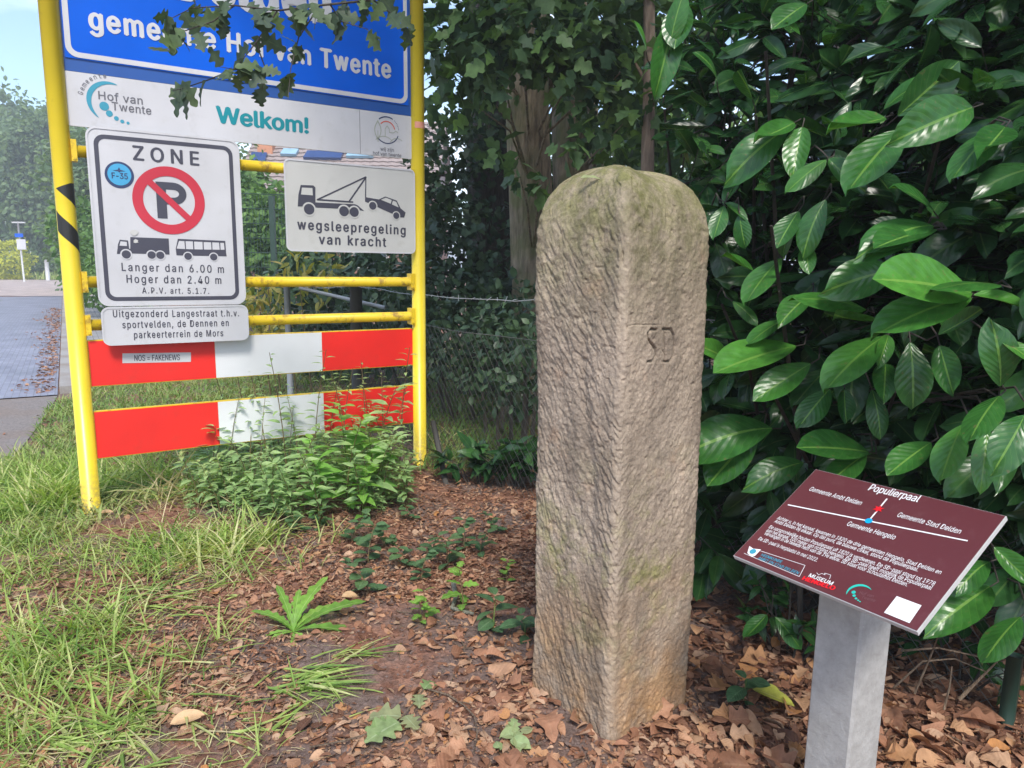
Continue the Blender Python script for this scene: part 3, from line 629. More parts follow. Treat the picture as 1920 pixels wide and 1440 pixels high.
sc_ = z3(590, 101); mb = MB(); mb.poly(SP, circ(sc_, .069, 40), o+.0); stk = mb.build('round_sticker', M['navy'], t)
mb = MB(); mb.poly(SP, circ(sc_+[0, .002], .056, 40), o+.0009); mb.build('sticker_disc', M['skyblue'], stk)
mb = MB(); put_text(mb, SP, 'F-35', sc_+[-.036, -.02], sc_+[.038, -.02], .03, o+.0018, .02)
mb.poly(SP, [sc_+np.array(q) for q in ((-.03, .02), (-.006, .027), (0, .04), (.006, .027), (.03, .02), (.006, .018), (0, .012), (-.006, .018))], o+.0018); mb.build('sticker_print', M['navy'], stk)
mb = MB()
for c, r in (((688, 488), .02), ((700, 548), .012)): mb.poly(SP, [q+RG.normal(size=2)*.002 for q in circ(z3(*c), r, 14, ry=r*.8)], o+.0025)
mb.build('glue_smear', M['towwhite'], t)

# white exception plate under it
OFU = .07
t = frame_thing('exception_plate', 'small white text plate with three lines hung below the zone sign', 'sign', .45, .95, OFU)
plate(t, rrect(.078, .948, .828, 1.146, .035), OFU, M['white'], .016)
mb = MB(); mb.strip(SP, rrect(.072, .942, .834, 1.152, .04), rrect(.082, .952, .824, 1.142, .032), OFU+.003); mb.build('rim', M['white'], t)
o = OFU+.0015
text_lines(t, M['ink'], SP, [('Uitgezonderd Langestraat t.h.v.', z3(548, 1061), z3(1397, 1055)), ('sportvelden, de Dennen en', z3(612, 1135), z3(1327, 1120)), ('parkeerterrein de Mors', z3(690, 1203), z3(1290, 1189))], .038, o, .012, 1.2)

# tow-away sign
OFT = .06
z4 = lambda x, y: SP.uv(440+x*.29158, 280+y*.29167, OFT)
t = frame_thing('tow_away_sign', 'white landscape sign with a black tow truck lifting a car', 'sign', 1.5, 1.48, OFT)
plate(t, rrect(1.084, 1.478, 1.922, 2.008, .03), OFT, M['towwhite'], .02)
mb = MB(); mb.strip(SP, rrect(1.077, 1.471, 1.929, 2.015, .036), rrect(1.087, 1.481, 1.919, 2.005, .028), OFT+.004); mb.build('rim', M['white'], t)
o = OFT+.0015
text_lines(t, M['ink'], SP, [('wegsleepregeling', z4(405, 513), z4(1097, 549)), ('van kracht', z4(543, 608), z4(972, 626))], .058, o, .025, 1.2)
bl, wh = MB(), MB(); P4 = lambda *a: [z4(*q) for q in a]
bl.poly(SP, P4((405, 367), (409, 292), (424, 229), (506, 232), (519, 246), (519, 368)), o)
bl.poly(SP, P4((519, 341), (775, 353), (792, 361), (832, 396), (802, 392), (760, 386), (519, 374)), o)
wh.poly(SP, P4((432, 246), (499, 249), (502, 296), (426, 290)), o+.0008)
for x, y, r in ((478, 385, 33), (702, 398, 32), (768, 403, 31)): wheel(bl, wh, z4(x, y), r*.00098, o)
k_ = .00105
for a, b, wd in (((530, 324), (844, 177), 8), ((528, 323), (762, 339), 9), ((736, 334), (845, 178), 9), ((843, 175), (841, 312), 7)): bl.line(SP, z4(*a), z4(*b), wd*k_, o+.0003)
bl.build('tow_truck_pictogram', M['ink'], t); wh.build('tow_truck_window', M['towwhite'], t)
bl, wh = MB(), MB()
bl.poly(SP, P4((838, 307), (926, 322), (968, 303), (1042, 329), (1066, 379), (1099, 406), (1089, 439), (1062, 436), (838, 336)), o)
wh.poly(SP, P4((940, 324), (971, 311), (1009, 326), (1003, 350)), o+.0008); wh.poly(SP, P4((1017, 330), (1038, 338), (1054, 374), (1010, 354)), o+.0008)
for x, y, r in ((887, 363, 25), (1038, 426, 22)): wheel(bl, wh, z4(x, y), r*.00098, o)
bl.build('towed_car_pictogram', M['ink'], t); wh.build('car_window', M['towwhite'], t)

# two striped barrier boards
for nm, v0, v1, lab in (('striped_board', .712, .970, 'upper red and white striped board with a small text sticker'), ('striped_board', .303, .575, 'lower red and white striped board half hidden by weeds')):
    t = frame_thing(nm, lab, 'barrier board', .0, v0, 0)
    mb = MB(); mb.box(sp3(0, v0, .0), EX*W, NB*.02, EZ*(v1-v0)); mb.build('board_core', M['yellow_bar'], t)
    g = .004
    for u0, u1, mk, pn in ((g, .650, 'red', 'red_stripe'), (.650, 1.296, 'barwhite', 'white_stripe'), (1.296, W-g, 'red', 'red_stripe')):
        mb = MB(); mb.poly(SP, [(u0, v0+g), (u1-.001, v0+g), (u1-.001, v1-g*1.5), (u0, v1-g*1.5)], .002); mb.build(pn, M[mk], t)
    if v0 > .6:
        mb = MB(); mb.poly(SP, [SP.uv(60+x*.27778, 300+y*.27778) for x, y in ((610, 1371), (1072, 1362), (1072, 1298), (610, 1305))], .0035); stk = mb.build('paper_sticker', M['white'], t)
        mb = MB(); put_text(mb, SP, 'NOS = FAKENEWS', SP.uv(252, 676.5), SP.uv(337, 675), .033, .0045, .01); mb.build('sticker_lettering', M['ink'], stk)

# ================================================================== boundary stone
F0 = np.array([.303, 1.935]); dl = np.array([-.63, .777]); dl /= np.linalg.norm(dl); dr = np.array([dl[1], -dl[0]]); SIDE = .362
cs = F0+dl*SIDE/2+dr*SIDE/2
st = thing('boundary_stone', (cs[0], cs[1], 0), 'tall weathered sandstone boundary post with rounded top and carved SD', 'boundary stone')
# carved strokes on the right-hand face, in (distance from the front corner along the face, height)
RF = Plane(np.array([F0[0], F0[1], 0]), np.array([dr[0], dr[1], 0]), EZ)
z7 = lambda x, y: RF.uv(960+x*.43057, 280+y*.43056)
STROKES = [[z7(*q) for q in pl_] for pl_ in (((648, 786), (622, 784), (608, 800), (610, 826), (626, 846), (642, 868), (644, 900), (630, 922), (606, 926)), ((682, 784), (684, 924)), ((674, 784), (712, 785), (724, 812), (727, 860), (722, 905), (706, 925), (678, 925)), ((520, 772), (545, 764), (668, 765)))]
def seg_d(px, py, a, b):
    ax, ay = a; bx, by = b; dx, dy = bx-ax, by-ay; tt = np.clip(((px-ax)*dx+(py-ay)*dy)/(dx*dx+dy*dy), 0, 1); return np.hypot(px-ax-tt*dx, py-ay-tt*dy)
HS = 1.685; nside = 150; nzz = 620; z0s = 1.43
Zs = np.concatenate([np.linspace(-.08, z0s, 760), z0s+(HS-z0s)*np.sin(np.linspace(0, PI/2, 120))[1:]]); nzz = len(Zs)
rc_ = .024; half = SIDE/2
# rounded square perimeter, starting at the middle of the left face, with per-point face coordinates
per = []
def side_pts(n): return [(-(half-rc_)+2*(half-rc_)*k/n) for k in range(n)]
faces_dir = [(dr, -dl), (dl, dr), (-dr, dl), (-dl, -dr)]       # (tangent, outward): right face, back right, back left, left face
for fi, (tg, ou) in enumerate(faces_dir):
    n = 230 if fi == 0 else (nside if fi == 3 else 30)
    for a in side_pts(n): per.append((ou*half+tg*a, ou, fi, a))
    ou2 = faces_dir[(fi+1) % 4][1]; nc = 16 if fi in (2, 3) else 8
    for k in range(nc):
        q = PI/2*k/nc; d = ou*math.cos(q)+ou2*math.sin(q); per.append((ou*(half-rc_)+ou2*(half-rc_)+d*rc_, d, fi+.5, 0))
PP = np.array([p[0] for p in per]); PN = np.array([p[1] for p in per]); PF = np.array([p[2] for p in per]); npz = len(per)
arcl = np.concatenate([[0], np.cumsum(np.linalg.norm(np.diff(PP, axis=0), axis=1))])
# face coordinate measured from the front corner: + along the right face, - along the left face
fx = (PP-(-dl*half-dr*half))@dr; fy = (PP-(-dl*half-dr*half))@dl
Zg, Ig = np.meshgrid(Zs, np.arange(npz), indexing='ij')
fxg = fx[Ig]*1.085; fyg = fy[Ig]; isR = (PN@(-dl))[Ig]; isL = (PN@(-dr))[Ig]
wR = np.clip(isR*1.6-.3, 0, 1); wL = np.clip(isL*1.6-.3, 0, 1)
def tool(sx, sz, ang, lx, ly, seed):
    # slanted chisel grooves: noise stretched along direction ang, warped a little
    wx = (fbm(sx*5, sz*5, seed+40, 3)-.5)*.06; a = math.radians(ang); u_ = (sx+wx)*math.cos(a)+sz*math.sin(a); v_ = -(sx+wx)*math.sin(a)+sz*math.cos(a)
    n_ = vn(u_/lx, v_/ly, seed)*.65+vn(u_/lx*2.3, v_/ly*2.1, seed+1)*.35
    g_ = np.clip((n_-.45)/.2, 0, 1); g_ = g_*g_*(3-2*g_); return g_-1
gl = tool(fyg, Zg, 58, .075, .0105, 1)*(.35+.65*np.clip(fbm(fyg*6, Zg*3, 21, 3)*2.4-.5, 0, 1))
gl2 = tool(fyg, Zg, 74, .11, .016, 15)*np.clip((.8-Zg)*2, 0, 1)
gr = tool(fxg, Zg, 52, .07, .011, 5)*np.clip((.98-Zg)*4, 0, 1)*np.clip((Zg-.2)*3, .25, 1)*np.clip(fbm(fxg*6, Zg*4, 31, 3)*2.4-.55, 0, 1)
gs = tool(fyg, Zg, 60, .035, .0055, 25)*(fbm(fyg*9, Zg*5, 28, 3))
disp = .0016*gl*wL+.0018*gl2*wL+.0010*gs*wL+.0010*gr*wR
CUT = np.zeros(Zg.shape)
def chisel(n, face_w, fc, zlo, zhi, ang, lr, wr_, dr_):
    cols = np.nonzero(face_w[0] > .25)[0]; fcol = fc[0, cols]
    for _ in range(n):
        z_ = RG.uniform(zlo, zhi); f_ = RG.uniform(-.01, half*2); an = math.radians(ang+RG.normal()*7+(12 if z_ < .75 and ang > 55 else 0)); l_ = RG.uniform(*lr); w_ = RG.uniform(*wr_); dp = RG.uniform(*dr_)
        ci = cols[np.abs(fcol-f_) < l_]; r0, r1 = np.searchsorted(Zs, [z_-l_, z_+l_])
        if not len(ci) or r1 <= r0: continue
        ff = fc[0, ci][None]-f_; zz = Zs[r0:r1][:, None]-z_; bend = RG.normal()*3
        t_ = (ff*math.cos(an)+zz*math.sin(an))/(l_*.6); x_ = (-ff*math.sin(an)+zz*math.cos(an))/w_+bend*.1*t_*t_
        sh = np.where(x_ < .45, (x_+1)/1.45, (1-x_)/.55); h_ = -dp*np.clip(1-t_*t_, 0, 1)**.6*np.clip(sh, 0, 1)
        sub = CUT[r0:r1, ci]; CUT[r0:r1, ci] = np.minimum(sub, h_)
chisel(650, wL, fyg, .0, 1.5, 56, (.025, .07), (.005, .011), (.003, .008))
chisel(900, wL, fyg, .0, 1.52, 60, (.015, .04), (.004, .008), (.002, .005))
chisel(170, wR, fxg, .42, 1.12, 52, (.04, .1), (.005, .009), (.0015, .0035))
chisel(150, wR, fxg, .02, 1.2, 50, (.012, .04), (.004, .007), (.001, .0024))
disp += CUT*np.clip(-.45+2.1*fbm(fyg*6+3+fxg*6, Zg*4.5, 52, 3), .05, 1.05)
disp += (fbm(arcl[Ig]*75, Zg*75, 83, 3)-.5)*.0055-np.clip(vn(arcl[Ig]*55, Zg*55, 91)-.80, 0, 1)*.022
disp += (fbm(fyg*3.2, Zg*2.2, 77, 3)-.5)*.034*wL+(fbm(fxg*3.5, Zg*2.5, 78, 3)-.5)*.014*wR+(fbm(arcl[Ig]*30, Zg*30, 79, 4)-.5)*.004
disp -= .007*np.exp(-((fyg-.12-.02*np.sin(Zg*7))/.022)**2)*np.clip(np.sin((Zg-.35)*2.9), 0, 1)*wL        # long vertical gouge in the left face
disp += (fbm(np.full_like(Zg, 3.3), Zg*5, 90, 3)-.5)*.018*(1-np.abs(isR-isL))*(isR+isL > 1)   # worn front arris
cd = np.full(Zg.shape, 9.)
for pl_ in STROKES:
    for a, b in zip(pl_, pl_[1:]): cd = np.minimum(cd, seg_d(fxg, Zg, a, b)+(.0036 if len(pl_) == 3 and pl_[0][1] > STROKES[0][0][1]+.004 else 0))
disp -= .017*np.exp(-(cd/.0030)**2)*(wR > .3)
tt = np.clip((Zs-z0s)/(HS-z0s), 0, 1); s_ = np.clip(1-tt**2.7, 0, 1)**(1/2.7); s_[-1] = 0.002
tap = 1-.01*np.clip(1-Zs/1.2, 0, 1)
P2 = PP[Ig]*(s_*tap)[:, None, None]+PN[Ig]*(disp*np.clip(s_*1.6, 0, 1)[:, None])[..., None]
Zf = Zg+(fbm(PP[Ig][..., 0]*6+9, PP[Ig][..., 1]*6, 61, 3)-.5)*.05*np.clip((Zg-z0s)*5, 0, 1)
Vs = np.stack([P2[..., 0], P2[..., 1], Zf], -1).reshape(-1, 3)
Vs[:, 0] += -.012*(Vs[:, 2]/1.6)
Vs[:, :2] += dr[None]*((Vs[:, :2]@dr+half)*.085)[:, None]
fs = [];
ia = np.arange(nzz-1)[:, None]*npz; ja = np.arange(npz)[None]; j2 = (ja+1) % npz
Q = np.stack([(ia+ja).ravel(), (ia+j2).ravel(), (ia+npz+j2).ravel(), (ia+npz+ja).ravel()], 1)
me = bpy.data.meshes.new('stone_body'); me.vertices.add(len(Vs)); me.vertices.foreach_set('co', Vs.ravel().astype(np.float32)); me.loops.add(Q.size); me.loops.foreach_set('vertex_index', Q.ravel().astype(np.int32))
me.polygons.add(len(Q)); me.polygons.foreach_set('loop_start', (np.arange(len(Q))*4).astype(np.int32)); me.polygons.foreach_set('loop_total', np.full(len(Q), 4, np.int32)); me.polygons.foreach_set('use_smooth', np.ones(len(Q), bool)); me.update(calc_edges=True)
wa = me.attributes.new('pale_arris', 'FLOAT', 'POINT'); wa.data.foreach_set('value', (np.clip(1-np.hypot(np.minimum(fxg, 9), np.minimum(fyg, 9))/.05, 0, 1)*(.45+.9*fbm(Zg*9, Zg*0, 71, 3))*(Zg < 1.6)).ravel().astype(np.float32))
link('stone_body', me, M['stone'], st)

# ================================================================== information panel on its post
D_ = [ray(*q) for q in ((1522, 878), (1875, 965), (1720, 1185), (1375, 1042))]
AA = np.array([D_[0], -D_[1], D_[2], -D_[3]]).T; tn = np.linalg.svd(AA)[2][-1]; tn = tn/tn[0]; PC = [D_[i]*tn[i] for i in range(4)]
kk = 1.6/((PC[0]+PC[1]+PC[2]+PC[3])/4)[1]; PC = [CO+q*kk for q in PC]
ex = PC[1]-PC[0]; PWd = np.linalg.norm(ex); ex /= PWd; ey = PC[0]-PC[3]; ey -= ex*(ey@ex); PH = np.linalg.norm(ey); ey /= PH
IP = Plane(PC[3], ex, ey)
U = lambda x, y, off=0: IP.uv(1340+x*.29167, 860+y*.29167, off)
exh = np.array([ex[0], ex[1], 0]); exh /= np.linalg.norm(exh); eyh = np.array([-exh[1], exh[0], 0])
pc = at(1590, 1436, 1.585)            # the visible near arris of the post
pcb = np.array([pc[0], pc[1], 0])
ip = thing('information_panel', (pcb[0], pcb[1], 0), 'maroon tilted information panel with white text on a square grey post', 'information panel', None, (exh, eyh, EZ))
mb = MB(); b_ = IP.p3((0, 0)); mb.box(IP.p3((0, 0), -.011), ex*PWd, ey*PH, IP.n*.011); mb.build('panel_core', M['edge'], ip)
mb = MB(); mb.poly(IP, [(.0015, .0015), (PWd-.0015, .0015), (PWd-.0015, PH-.0015), (.0015, PH-.0015)], .0012); pan = mb.build('printed_face', M['maroon'], ip)
# post: front face looks along -eyh... two faces meet at the near arris
el = -exh; er = eyh if eyh[1] > 0 else -eyh        # from the near arris: the front face runs left, the side face right
# width of the front face from the photo: slide along el until it lines up with pixel x = 1510
def px_of(p):
    d = np.array(p)-CO; z = d@FW; return 960+FPX*(d@CR)/z, 720-FPX*(d@CU)/z
def solve_w(base, dirv, target):
    lo, hi = .02, .4
    for _ in range(40):
        mid_ = (lo+hi)/2; x = px_of(base+dirv*mid_)[0]; x0 = px_of(base)[0]
        if (x-x0)/(target-x0) < 1: lo = mid_
        else: hi = mid_
    return lo
pw1 = solve_w(pc, el, 1510); pw2 = solve_w(pc, er, 1648)
def panel_z(x, y, off=-.011):    # height of the panel's underside above (x, y)
    n = IP.n; o_ = IP.o+n*off; return o_[2]-((x-o_[0])*n[0]+(y-o_[1])*n[1])/n[2]
mb = MB(); ch = .006
ring = [pcb+el*ch, pcb+er*ch, pcb+er*(pw2-ch), pcb+er*pw2+el*ch, pcb+er*pw2+el*(pw1-ch), pcb+er*(pw2-ch)+el*pw1, pcb+er*ch+el*pw1, pcb+el*(pw1-ch)]
vs = []; zs_ = [-.15]+[.1*k for k in range(0, 6)]
for z in zs_: vs += [(p[0], p[1], z) for p in ring]
vs += [(p[0], p[1], panel_z(p[0], p[1])) for p in ring]; n_ = len(ring); nr = len(zs_)+1
mb.add(vs, [(r*n_+i, r*n_+(i+1) % n_, (r+1)*n_+(i+1) % n_, (r+1)*n_+i) for r in range(nr-1) for i in range(n_)]+[tuple(range((nr-1)*n_, nr*n_))]); mb.build('post', M['concrete'], ip)
o = .0022
text_lines(pan, M['wprint'], IP, [('Populierpaal', U(985, 206), U(1304, 284))], .0235, o, .008)
for s_, a, b in (('Gemeente Ambt Delden', (605, 208), (936, 303)), ('Gemeente Stad Delden', (1170, 376), (1574, 488)), ('Gemeente Hengelo', (847, 433), (1153, 525))): text_lines(pan, M['wprint'], IP, [(s_, U(*a), U(*b))], .0155, o, .003)
for s_, a, b in (('Achter u, in het kanaal, kwamen in 1820 de drie gemeenten Hengelo, Stad Delden en', (400, 391), (1450, 748)), ('Ambt Delden bij elkaar. Op dat punt, de blauwe cirkel, stond de Populierpaal.', (382, 413), (1303, 730)),
                 ('De oorspronkelijke houten Populierpaal uit 1820 is verdwenen. De SD-paal stond tot 1978', (347, 450), (1408, 822)), ('aan het kanaal, 100 meter van richting Hengelo. De SD-paal heeft mogelijk de Populierpaal', (330, 472), (1390, 849)),
                 ('vervangen in de tweede helft van de 19e eeuw. SD staat voor Schoutambt Delden.', (317, 491), (1235, 826)), ('De SD-paal is herplaatst in mei 2022.', (279, 525), (656, 667))): text_lines(pan, M['wprint'], IP, [(s_, U(*a), U(*b))], .0115, o, .003)
mb = MB(); mb.line(IP, U(472, 300), U(1628, 533), .0036, o); mb.line(IP, U(992, 405), U(1110, 262), .0036, o+.0003); mb.build('boundary_line', M['wprint'], pan)
mb = MB(); mb.poly(IP, circ(U(992, 405), .0085, 24), o+.0007); mb.build('blue_dot', M['dotblue'], pan)
sc2 = U(1055, 328); mb = MB(); sr = []
for k in range(12): a = PI/2+k*PI/6; sr.append(sc2+np.array([math.cos(a), math.sin(a)])*(.0135 if k % 2 == 0 else .006))
mb.poly(IP, sr, o+.0007); mb.build('red_star', M['dotred'], pan)
mb = MB(); bx = [U(*q) for q in ((296, 597), (583, 690), (546, 762), (190, 612))]
for a, b in zip(bx, bx[1:]): mb.line(IP, a, b, .0012, o)
sh = [U(*q) for q in ((225, 565), (248, 582), (300, 588), (262, 628), (238, 636), (212, 610))]; mb.poly(IP, sh, o); mb.build('logo_outline', M['wprint'], pan)
mb = MB(); mb.poly(IP, circ(U(248, 601), .0085, 16), o+.0006); mb.build('logo_mark', M['tealblue'], pan)
text_lines(pan, M['tealblue'], IP, [('HEEMKUNDE', U(298, 628), U(428, 676)), ('AMBT EN STAD DELDEN', U(278, 648), U(535, 748))], .0085, o, .012)
mb = MB(); put_text(mb, IP, 'MUSEUM', U(603, 762), U(752, 818), .0105, o, .014)
rl_ = [U(*q) for q in ((658, 738), (670, 752), (690, 742), (712, 752), (708, 740), (748, 752), (740, 778))]
for a, b in zip(rl_, rl_[1:]): mb.line(IP, a, b, .001, o)
mb.build('museum_lettering', M['wprint'], pan)
mb = MB(); put_text(mb, IP, 'HENGELO', U(563, 782), U(765, 850), .0115, o, .05); mb.build('museum_name', M['dotred'], pan)
mb = MB(); cc2 = U(930, 870); A1 = []; B1 = []
for k in range(25): q = k/24; a = math.radians(50+165*q); wd = .0058*math.sin(PI*q)**.7; e = np.array([math.cos(a), math.sin(a)]); A1.append(cc2+e*.026); B1.append(cc2+e*(.0257-wd))
mb.strip(IP, A1, B1, o, False)
for x, y, r in ((895, 863, .0045), (898, 885, .0034), (910, 903, .0027), (924, 915, .0021), (936, 923, .0017)): mb.poly(IP, circ(U(x, y), r, 14), o)
mb.build('crescent_emblem', M['mint'], pan)
text_lines(pan, paint('faint_print', (.19, .09, .1), .4, 0, bump=0), IP, [('Hof van', U(930, 872), U(1020, 898)), ('Twente', U(942, 902), U(1030, 926))], .008, o, .0)
mb = MB(); mb.poly(IP, [U(*q) for q in ((1172, 888), (1332, 948), (1254, 1062), (1090, 994))], o); mb.build('white_label', M['wprint'], pan)

# ================================================================== plants: helpers
def blade_t(n=5, curl=.45, w_=.03):
    vs, uv, fs = [], [], []
    for i in range(n):
        t = i/(n-1); wd = w_*(1-t**2.2)+.0008
        for sgn in (-1, 0, 1): vs.append((sgn*wd, t*(1-.25*curl*t*t), -curl*t*t+abs(sgn)*wd*.5)); uv.append((.5+.5*sgn, t))
    for i in range(n-1):
        for j in (0, 1): k = i*3+j; fs.append((k, k+1, k+4, k+3))
    return np.array(vs), fs, np.array(uv)
T_BLADE = [blade_t(5, .25), blade_t(6, .6), blade_t(6, .95, .026), blade_t(5, .1, .034)]
T_SHORT = [blade_t(3, .3, .05), blade_t(3, .6, .05)]
def grass(name, P, ln, spread, mt, rnd, wid=None, parent=None, tm=T_BLADE):
    n = len(P); a = RG.random(n)*2*PI; o_ = np.stack([np.cos(a), np.sin(a), np.zeros(n)], 1)
    f = o_*(spread*(.3+RG.random(n)))[:, None]+np.array([0, 0, 1.]); nn = -o_+np.array([0, 0, .25])+unit(n)*.3
    return batch(name, tm, P, rots(f, nn), ln, rnd, mt, parent, wid if wid is not None else np.ones(n))
def gp(xy): xy = np.asarray(xy); return np.column_stack([xy, hgt(xy[:, 0], xy[:, 1])])
def tree(name, label, base, top, r0, r1, bark, clumps, leafm, size, dens, tmpl, group=None, limbs=1., seed=0, up=.6, cap=4000, n=28, cat='tree'):
    t = thing(name, base, label, cat, group)
    mb = MB(); pts, rr = trunk_pts(np.array(base)-[0, 0, .1], top, r0, r1, 22, .05, seed); rough_trunk(mb, pts, rr, n, .12, seed)
    mb.build('trunk', bark, t, True)
    if limbs and clumps:
        T0 = np.array(pts)
        for c, r in clumps[::2]:
            mb = MB()
            c = np.array(c); k = int(np.argmin(np.abs(T0[:, 2]-(c[2]-.35*np.linalg.norm((c-T0[-1])[:2]))))); p = T0[k]; ml = (p+c)/2+[0, 0, .12]+RG.normal(size=3)*.06
            q = limbs*max(.006, min(rr[k]*.45, .02+.03*np.linalg.norm(c-p))); mb.tube([p, p*.6+ml*.4, ml, c*.7+ml*.3, c], [q, q*.8, q*.6, q*.4, q*.15], 6)
            mb.build('limb', bark, t, True)
    if clumps: foliage('crown', clumps, dens, size, leafm, t, tmpl, up, cap)
    return t

# ================================================================== trees behind the stone
def cl(lst): return [(at(x, y, Y), r) for x, y, Y, r in lst]
b1 = at(1003, 600, 6.5); tp = at(968, -60, 6.5)
crown1 = cl([(840, 30, 5.4, .34), (905, 25, 5.2, .36), (985, 35, 5.0, .34), (1060, 40, 5.2, .34), (1130, 60, 5.0, .3), (870, 110, 5.3, .3), (935, 95, 5.0, .3), (1040, 95, 4.9, .22), (1095, 110, 5.1, .3), (1150, 150, 5.0, .26),
             (905, 170, 5.0, .12), (1140, 200, 5.0, .2), (1175, 225, 5.3, .18), (845, 180, 5.5, .2), (880, 190, 5.3, .2), (1060, 275, 4.9, .10), (1015, 345, 5.1, .07), (1160, 100, 5.4, .22), (1260, 70, 5.5, .25), (1275, 150, 5.5, .2), (820, 90, 5.6, .22), (935, 290, 5.2, .1), (975, 330, 5.2, .07), (1120, 20, 5.4, .4), (1240, 10, 5.5, .3)])
over1 = [((-.4, 5.6, 5.2), (1.4, 1.2, .7)), ((1.0, 4.6, 5.0), (1.4, 1.2, .7)), ((.6, 6.8, 6.2), (2.0, 1.6, 1.2)), ((-1.6, 4.4, 5.2), (1.1, 1.0, .5))]
tree('maple_tree', 'ridged brown trunk with lobed grey-green leaves hanging just behind the boundary stone', (b1[0], 6.5, 0), (tp[0], 6.5, 6.5), .19, .165, M['bark'], crown1+over1, M['mapleleaf'], .115, 900, T_MAPLE, limbs=.22, seed=3, up=.7, cap=1500)
b2 = at(1085, 620, 7.4); tree('oak_tree', 'second brown trunk between the ridged trunk and the thin stem, standing farther back', (b2[0], 7.4, 0), (at(1065, 0, 7.4)[0], 7.4, 6), .2, .16, M['bark'], cl([(1160, 270, 6.9, .3), (1180, 190, 6.9, .4), (1140, 90, 7, .4), (1085, 180, 6.7, .26), (1100, 270, 6.8, .12), (1060, 290, 8.4, .45), (1000, 330, 8.4, .4), (1120, 330, 8.2, .4), (1200, 310, 8.2, .45), (1260, 330, 7.6, .4), (1230, 390, 8, .4), (1270, 240, 6.4, .35)])+[((1.3, 7.6, 6.4), (1.8, 1.5, 1.0))], M['mapleleaf'], .13, 500, T_MAPLE, limbs=.3, seed=8, cap=1500)
b3 = at(1240, 560, 4.9); tree('young_tree', 'thin pale stem with small branches rising above the right side of the stone', (b3[0], 4.9, 0), (at(1196, -60, 4.9)[0], 4.9, 3.9), .052, .034, M['bark_thin'], cl([(1150, 150, 5.0, .14), (1270, 190, 4.8, .2), (1290, 60, 4.8, .2)]), M['mapleleaf'], .1, 900, T_MAPLE, seed=12, n=14)
b4 = at(925, 600, 7.9); ivc = cl([(820, 330, 7.4, .3), (850, 400, 7.2, .32), (815, 450, 7.0, .3), (880, 330, 7.4, .22), (860, 480, 7.0, .35), (930, 520, 6.9, .3), (970, 440, 7.2, .2), (800, 250, 7.8, .3), (890, 560, 6.6, .3), (960, 560, 6.4, .25), (820, 550, 6.6, .3), (800, 380, 7.3, .3), (985, 500, 6.8, .25), (900, 230, 7.3, .3), (950, 300, 7.4, .2), (920, 400, 7.3, .2), (890, 270, 7.2, .25)])
tree('ivy_clad_tree', 'broad dark trunk wrapped in ivy between the right yellow post and the stone', (b4[0], 7.9, 0), (at(915, 0, 7.9)[0], 7.9, 6.2), .3, .24, M['bark_dark'], ivc, M['ivy'], .085, 1500, T_MAPLE, seed=15, up=.3, cap=2200)
# dense dark shrubs along the fence
hs_ = cl([(800, 600, 6.6, .4), (870, 620, 6.2, .4), (940, 620, 5.8, .35), (990, 590, 5.6, .3), (820, 660, 6.3, .3), (900, 670, 5.8, .32), (960, 680, 5.2, .28), (990, 730, 4.7, .22), (930, 720, 5.2, .2), (760, 560, 7.2, .4), (700, 590, 7.4, .4), (1010, 650, 5.0, .25)])
t = thing('evergreen_shrub', (hs_[2][0][0], hs_[2][0][1]+.3, 0), 'dark evergreen shrub behind the wire fence left of the stone', 'shrub')
mb = MB()
for c, r in hs_: mb.tube([(c[0]*.8, c[1]+.1, 0), (c[0]*.9, c[1], c[2]*.5), c], [.02, .014, .006], 6)
mb.build('stem', M['bark_dark'], t, True); foliage('foliage', hs_, 1500, .075, M['ivy'], t, T_SIMPLE, .3, 2600)
# unseen tree added to shade the hedge, its trunk hidden behind it
tree('shade_tree', 'unseen tree added for shade, its crown spreading over the laurel hedge', (3.3, 5.4, 0), (3.2, 5.2, 7.5), .22, .12, M['bark_dark'],
     [((2.7, .5, 4.7), (1.1, 1.2, .5)), ((3.4, .9, 4.6), (1.4, 1.4, .7)), ((1.7, 2.4, 4.5), (1.1, 1.2, .6)), ((3.0, 2.8, 4.6), (1.6, 1.5, .8)), ((4.6, 1.8, 4.4), (1.5, 1.6, .9)), ((3.4, -1.0, 5.4), (1.3, 1.1, .6)), ((4.2, -.6, 5.0), (1.4, 1.3, .7)), ((4.8, 3.6, 4.4), (1.6, 1.6, 1.0)), ((3.0, 4.4, 5.4), (2.2, 1.8, 1.1)), ((5.8, 2.6, 3.2), (1.3, 1.8, 1.3))], M['mapleleaf'], .2, 130, T_SIMPLE, seed=20, cap=1400)
for k, (x, y, Y, r, lab) in enumerate(((1330, 250, 11, 1.5, 'leafy tree seen through gaps above the stone, nearest the thin stem'), (1560, 330, 12.5, 1.9, 'sunlit tree far behind the middle of the laurel hedge'), (1830, 380, 11.5, 1.8, 'sunlit tree far behind the right end of the laurel hedge'))):
    c = at(x, y, Y); b_ = (c[0], Y, 0)
    tree('broadleaf_tree', lab, b_, (c[0], Y, 7), .16, .08, M['bark_dark'], [(c+RG.normal(size=3)*[.8, .5, .9], r*(.4+.35*RG.random())) for _ in range(6)]+[((c[0], Y, .9), (1.5, .8, .9))], M['hedgeleaf'], .16, 120, T_SIMPLE, 'trees behind the laurel hedge', seed=30+k, cap=1200, n=12)

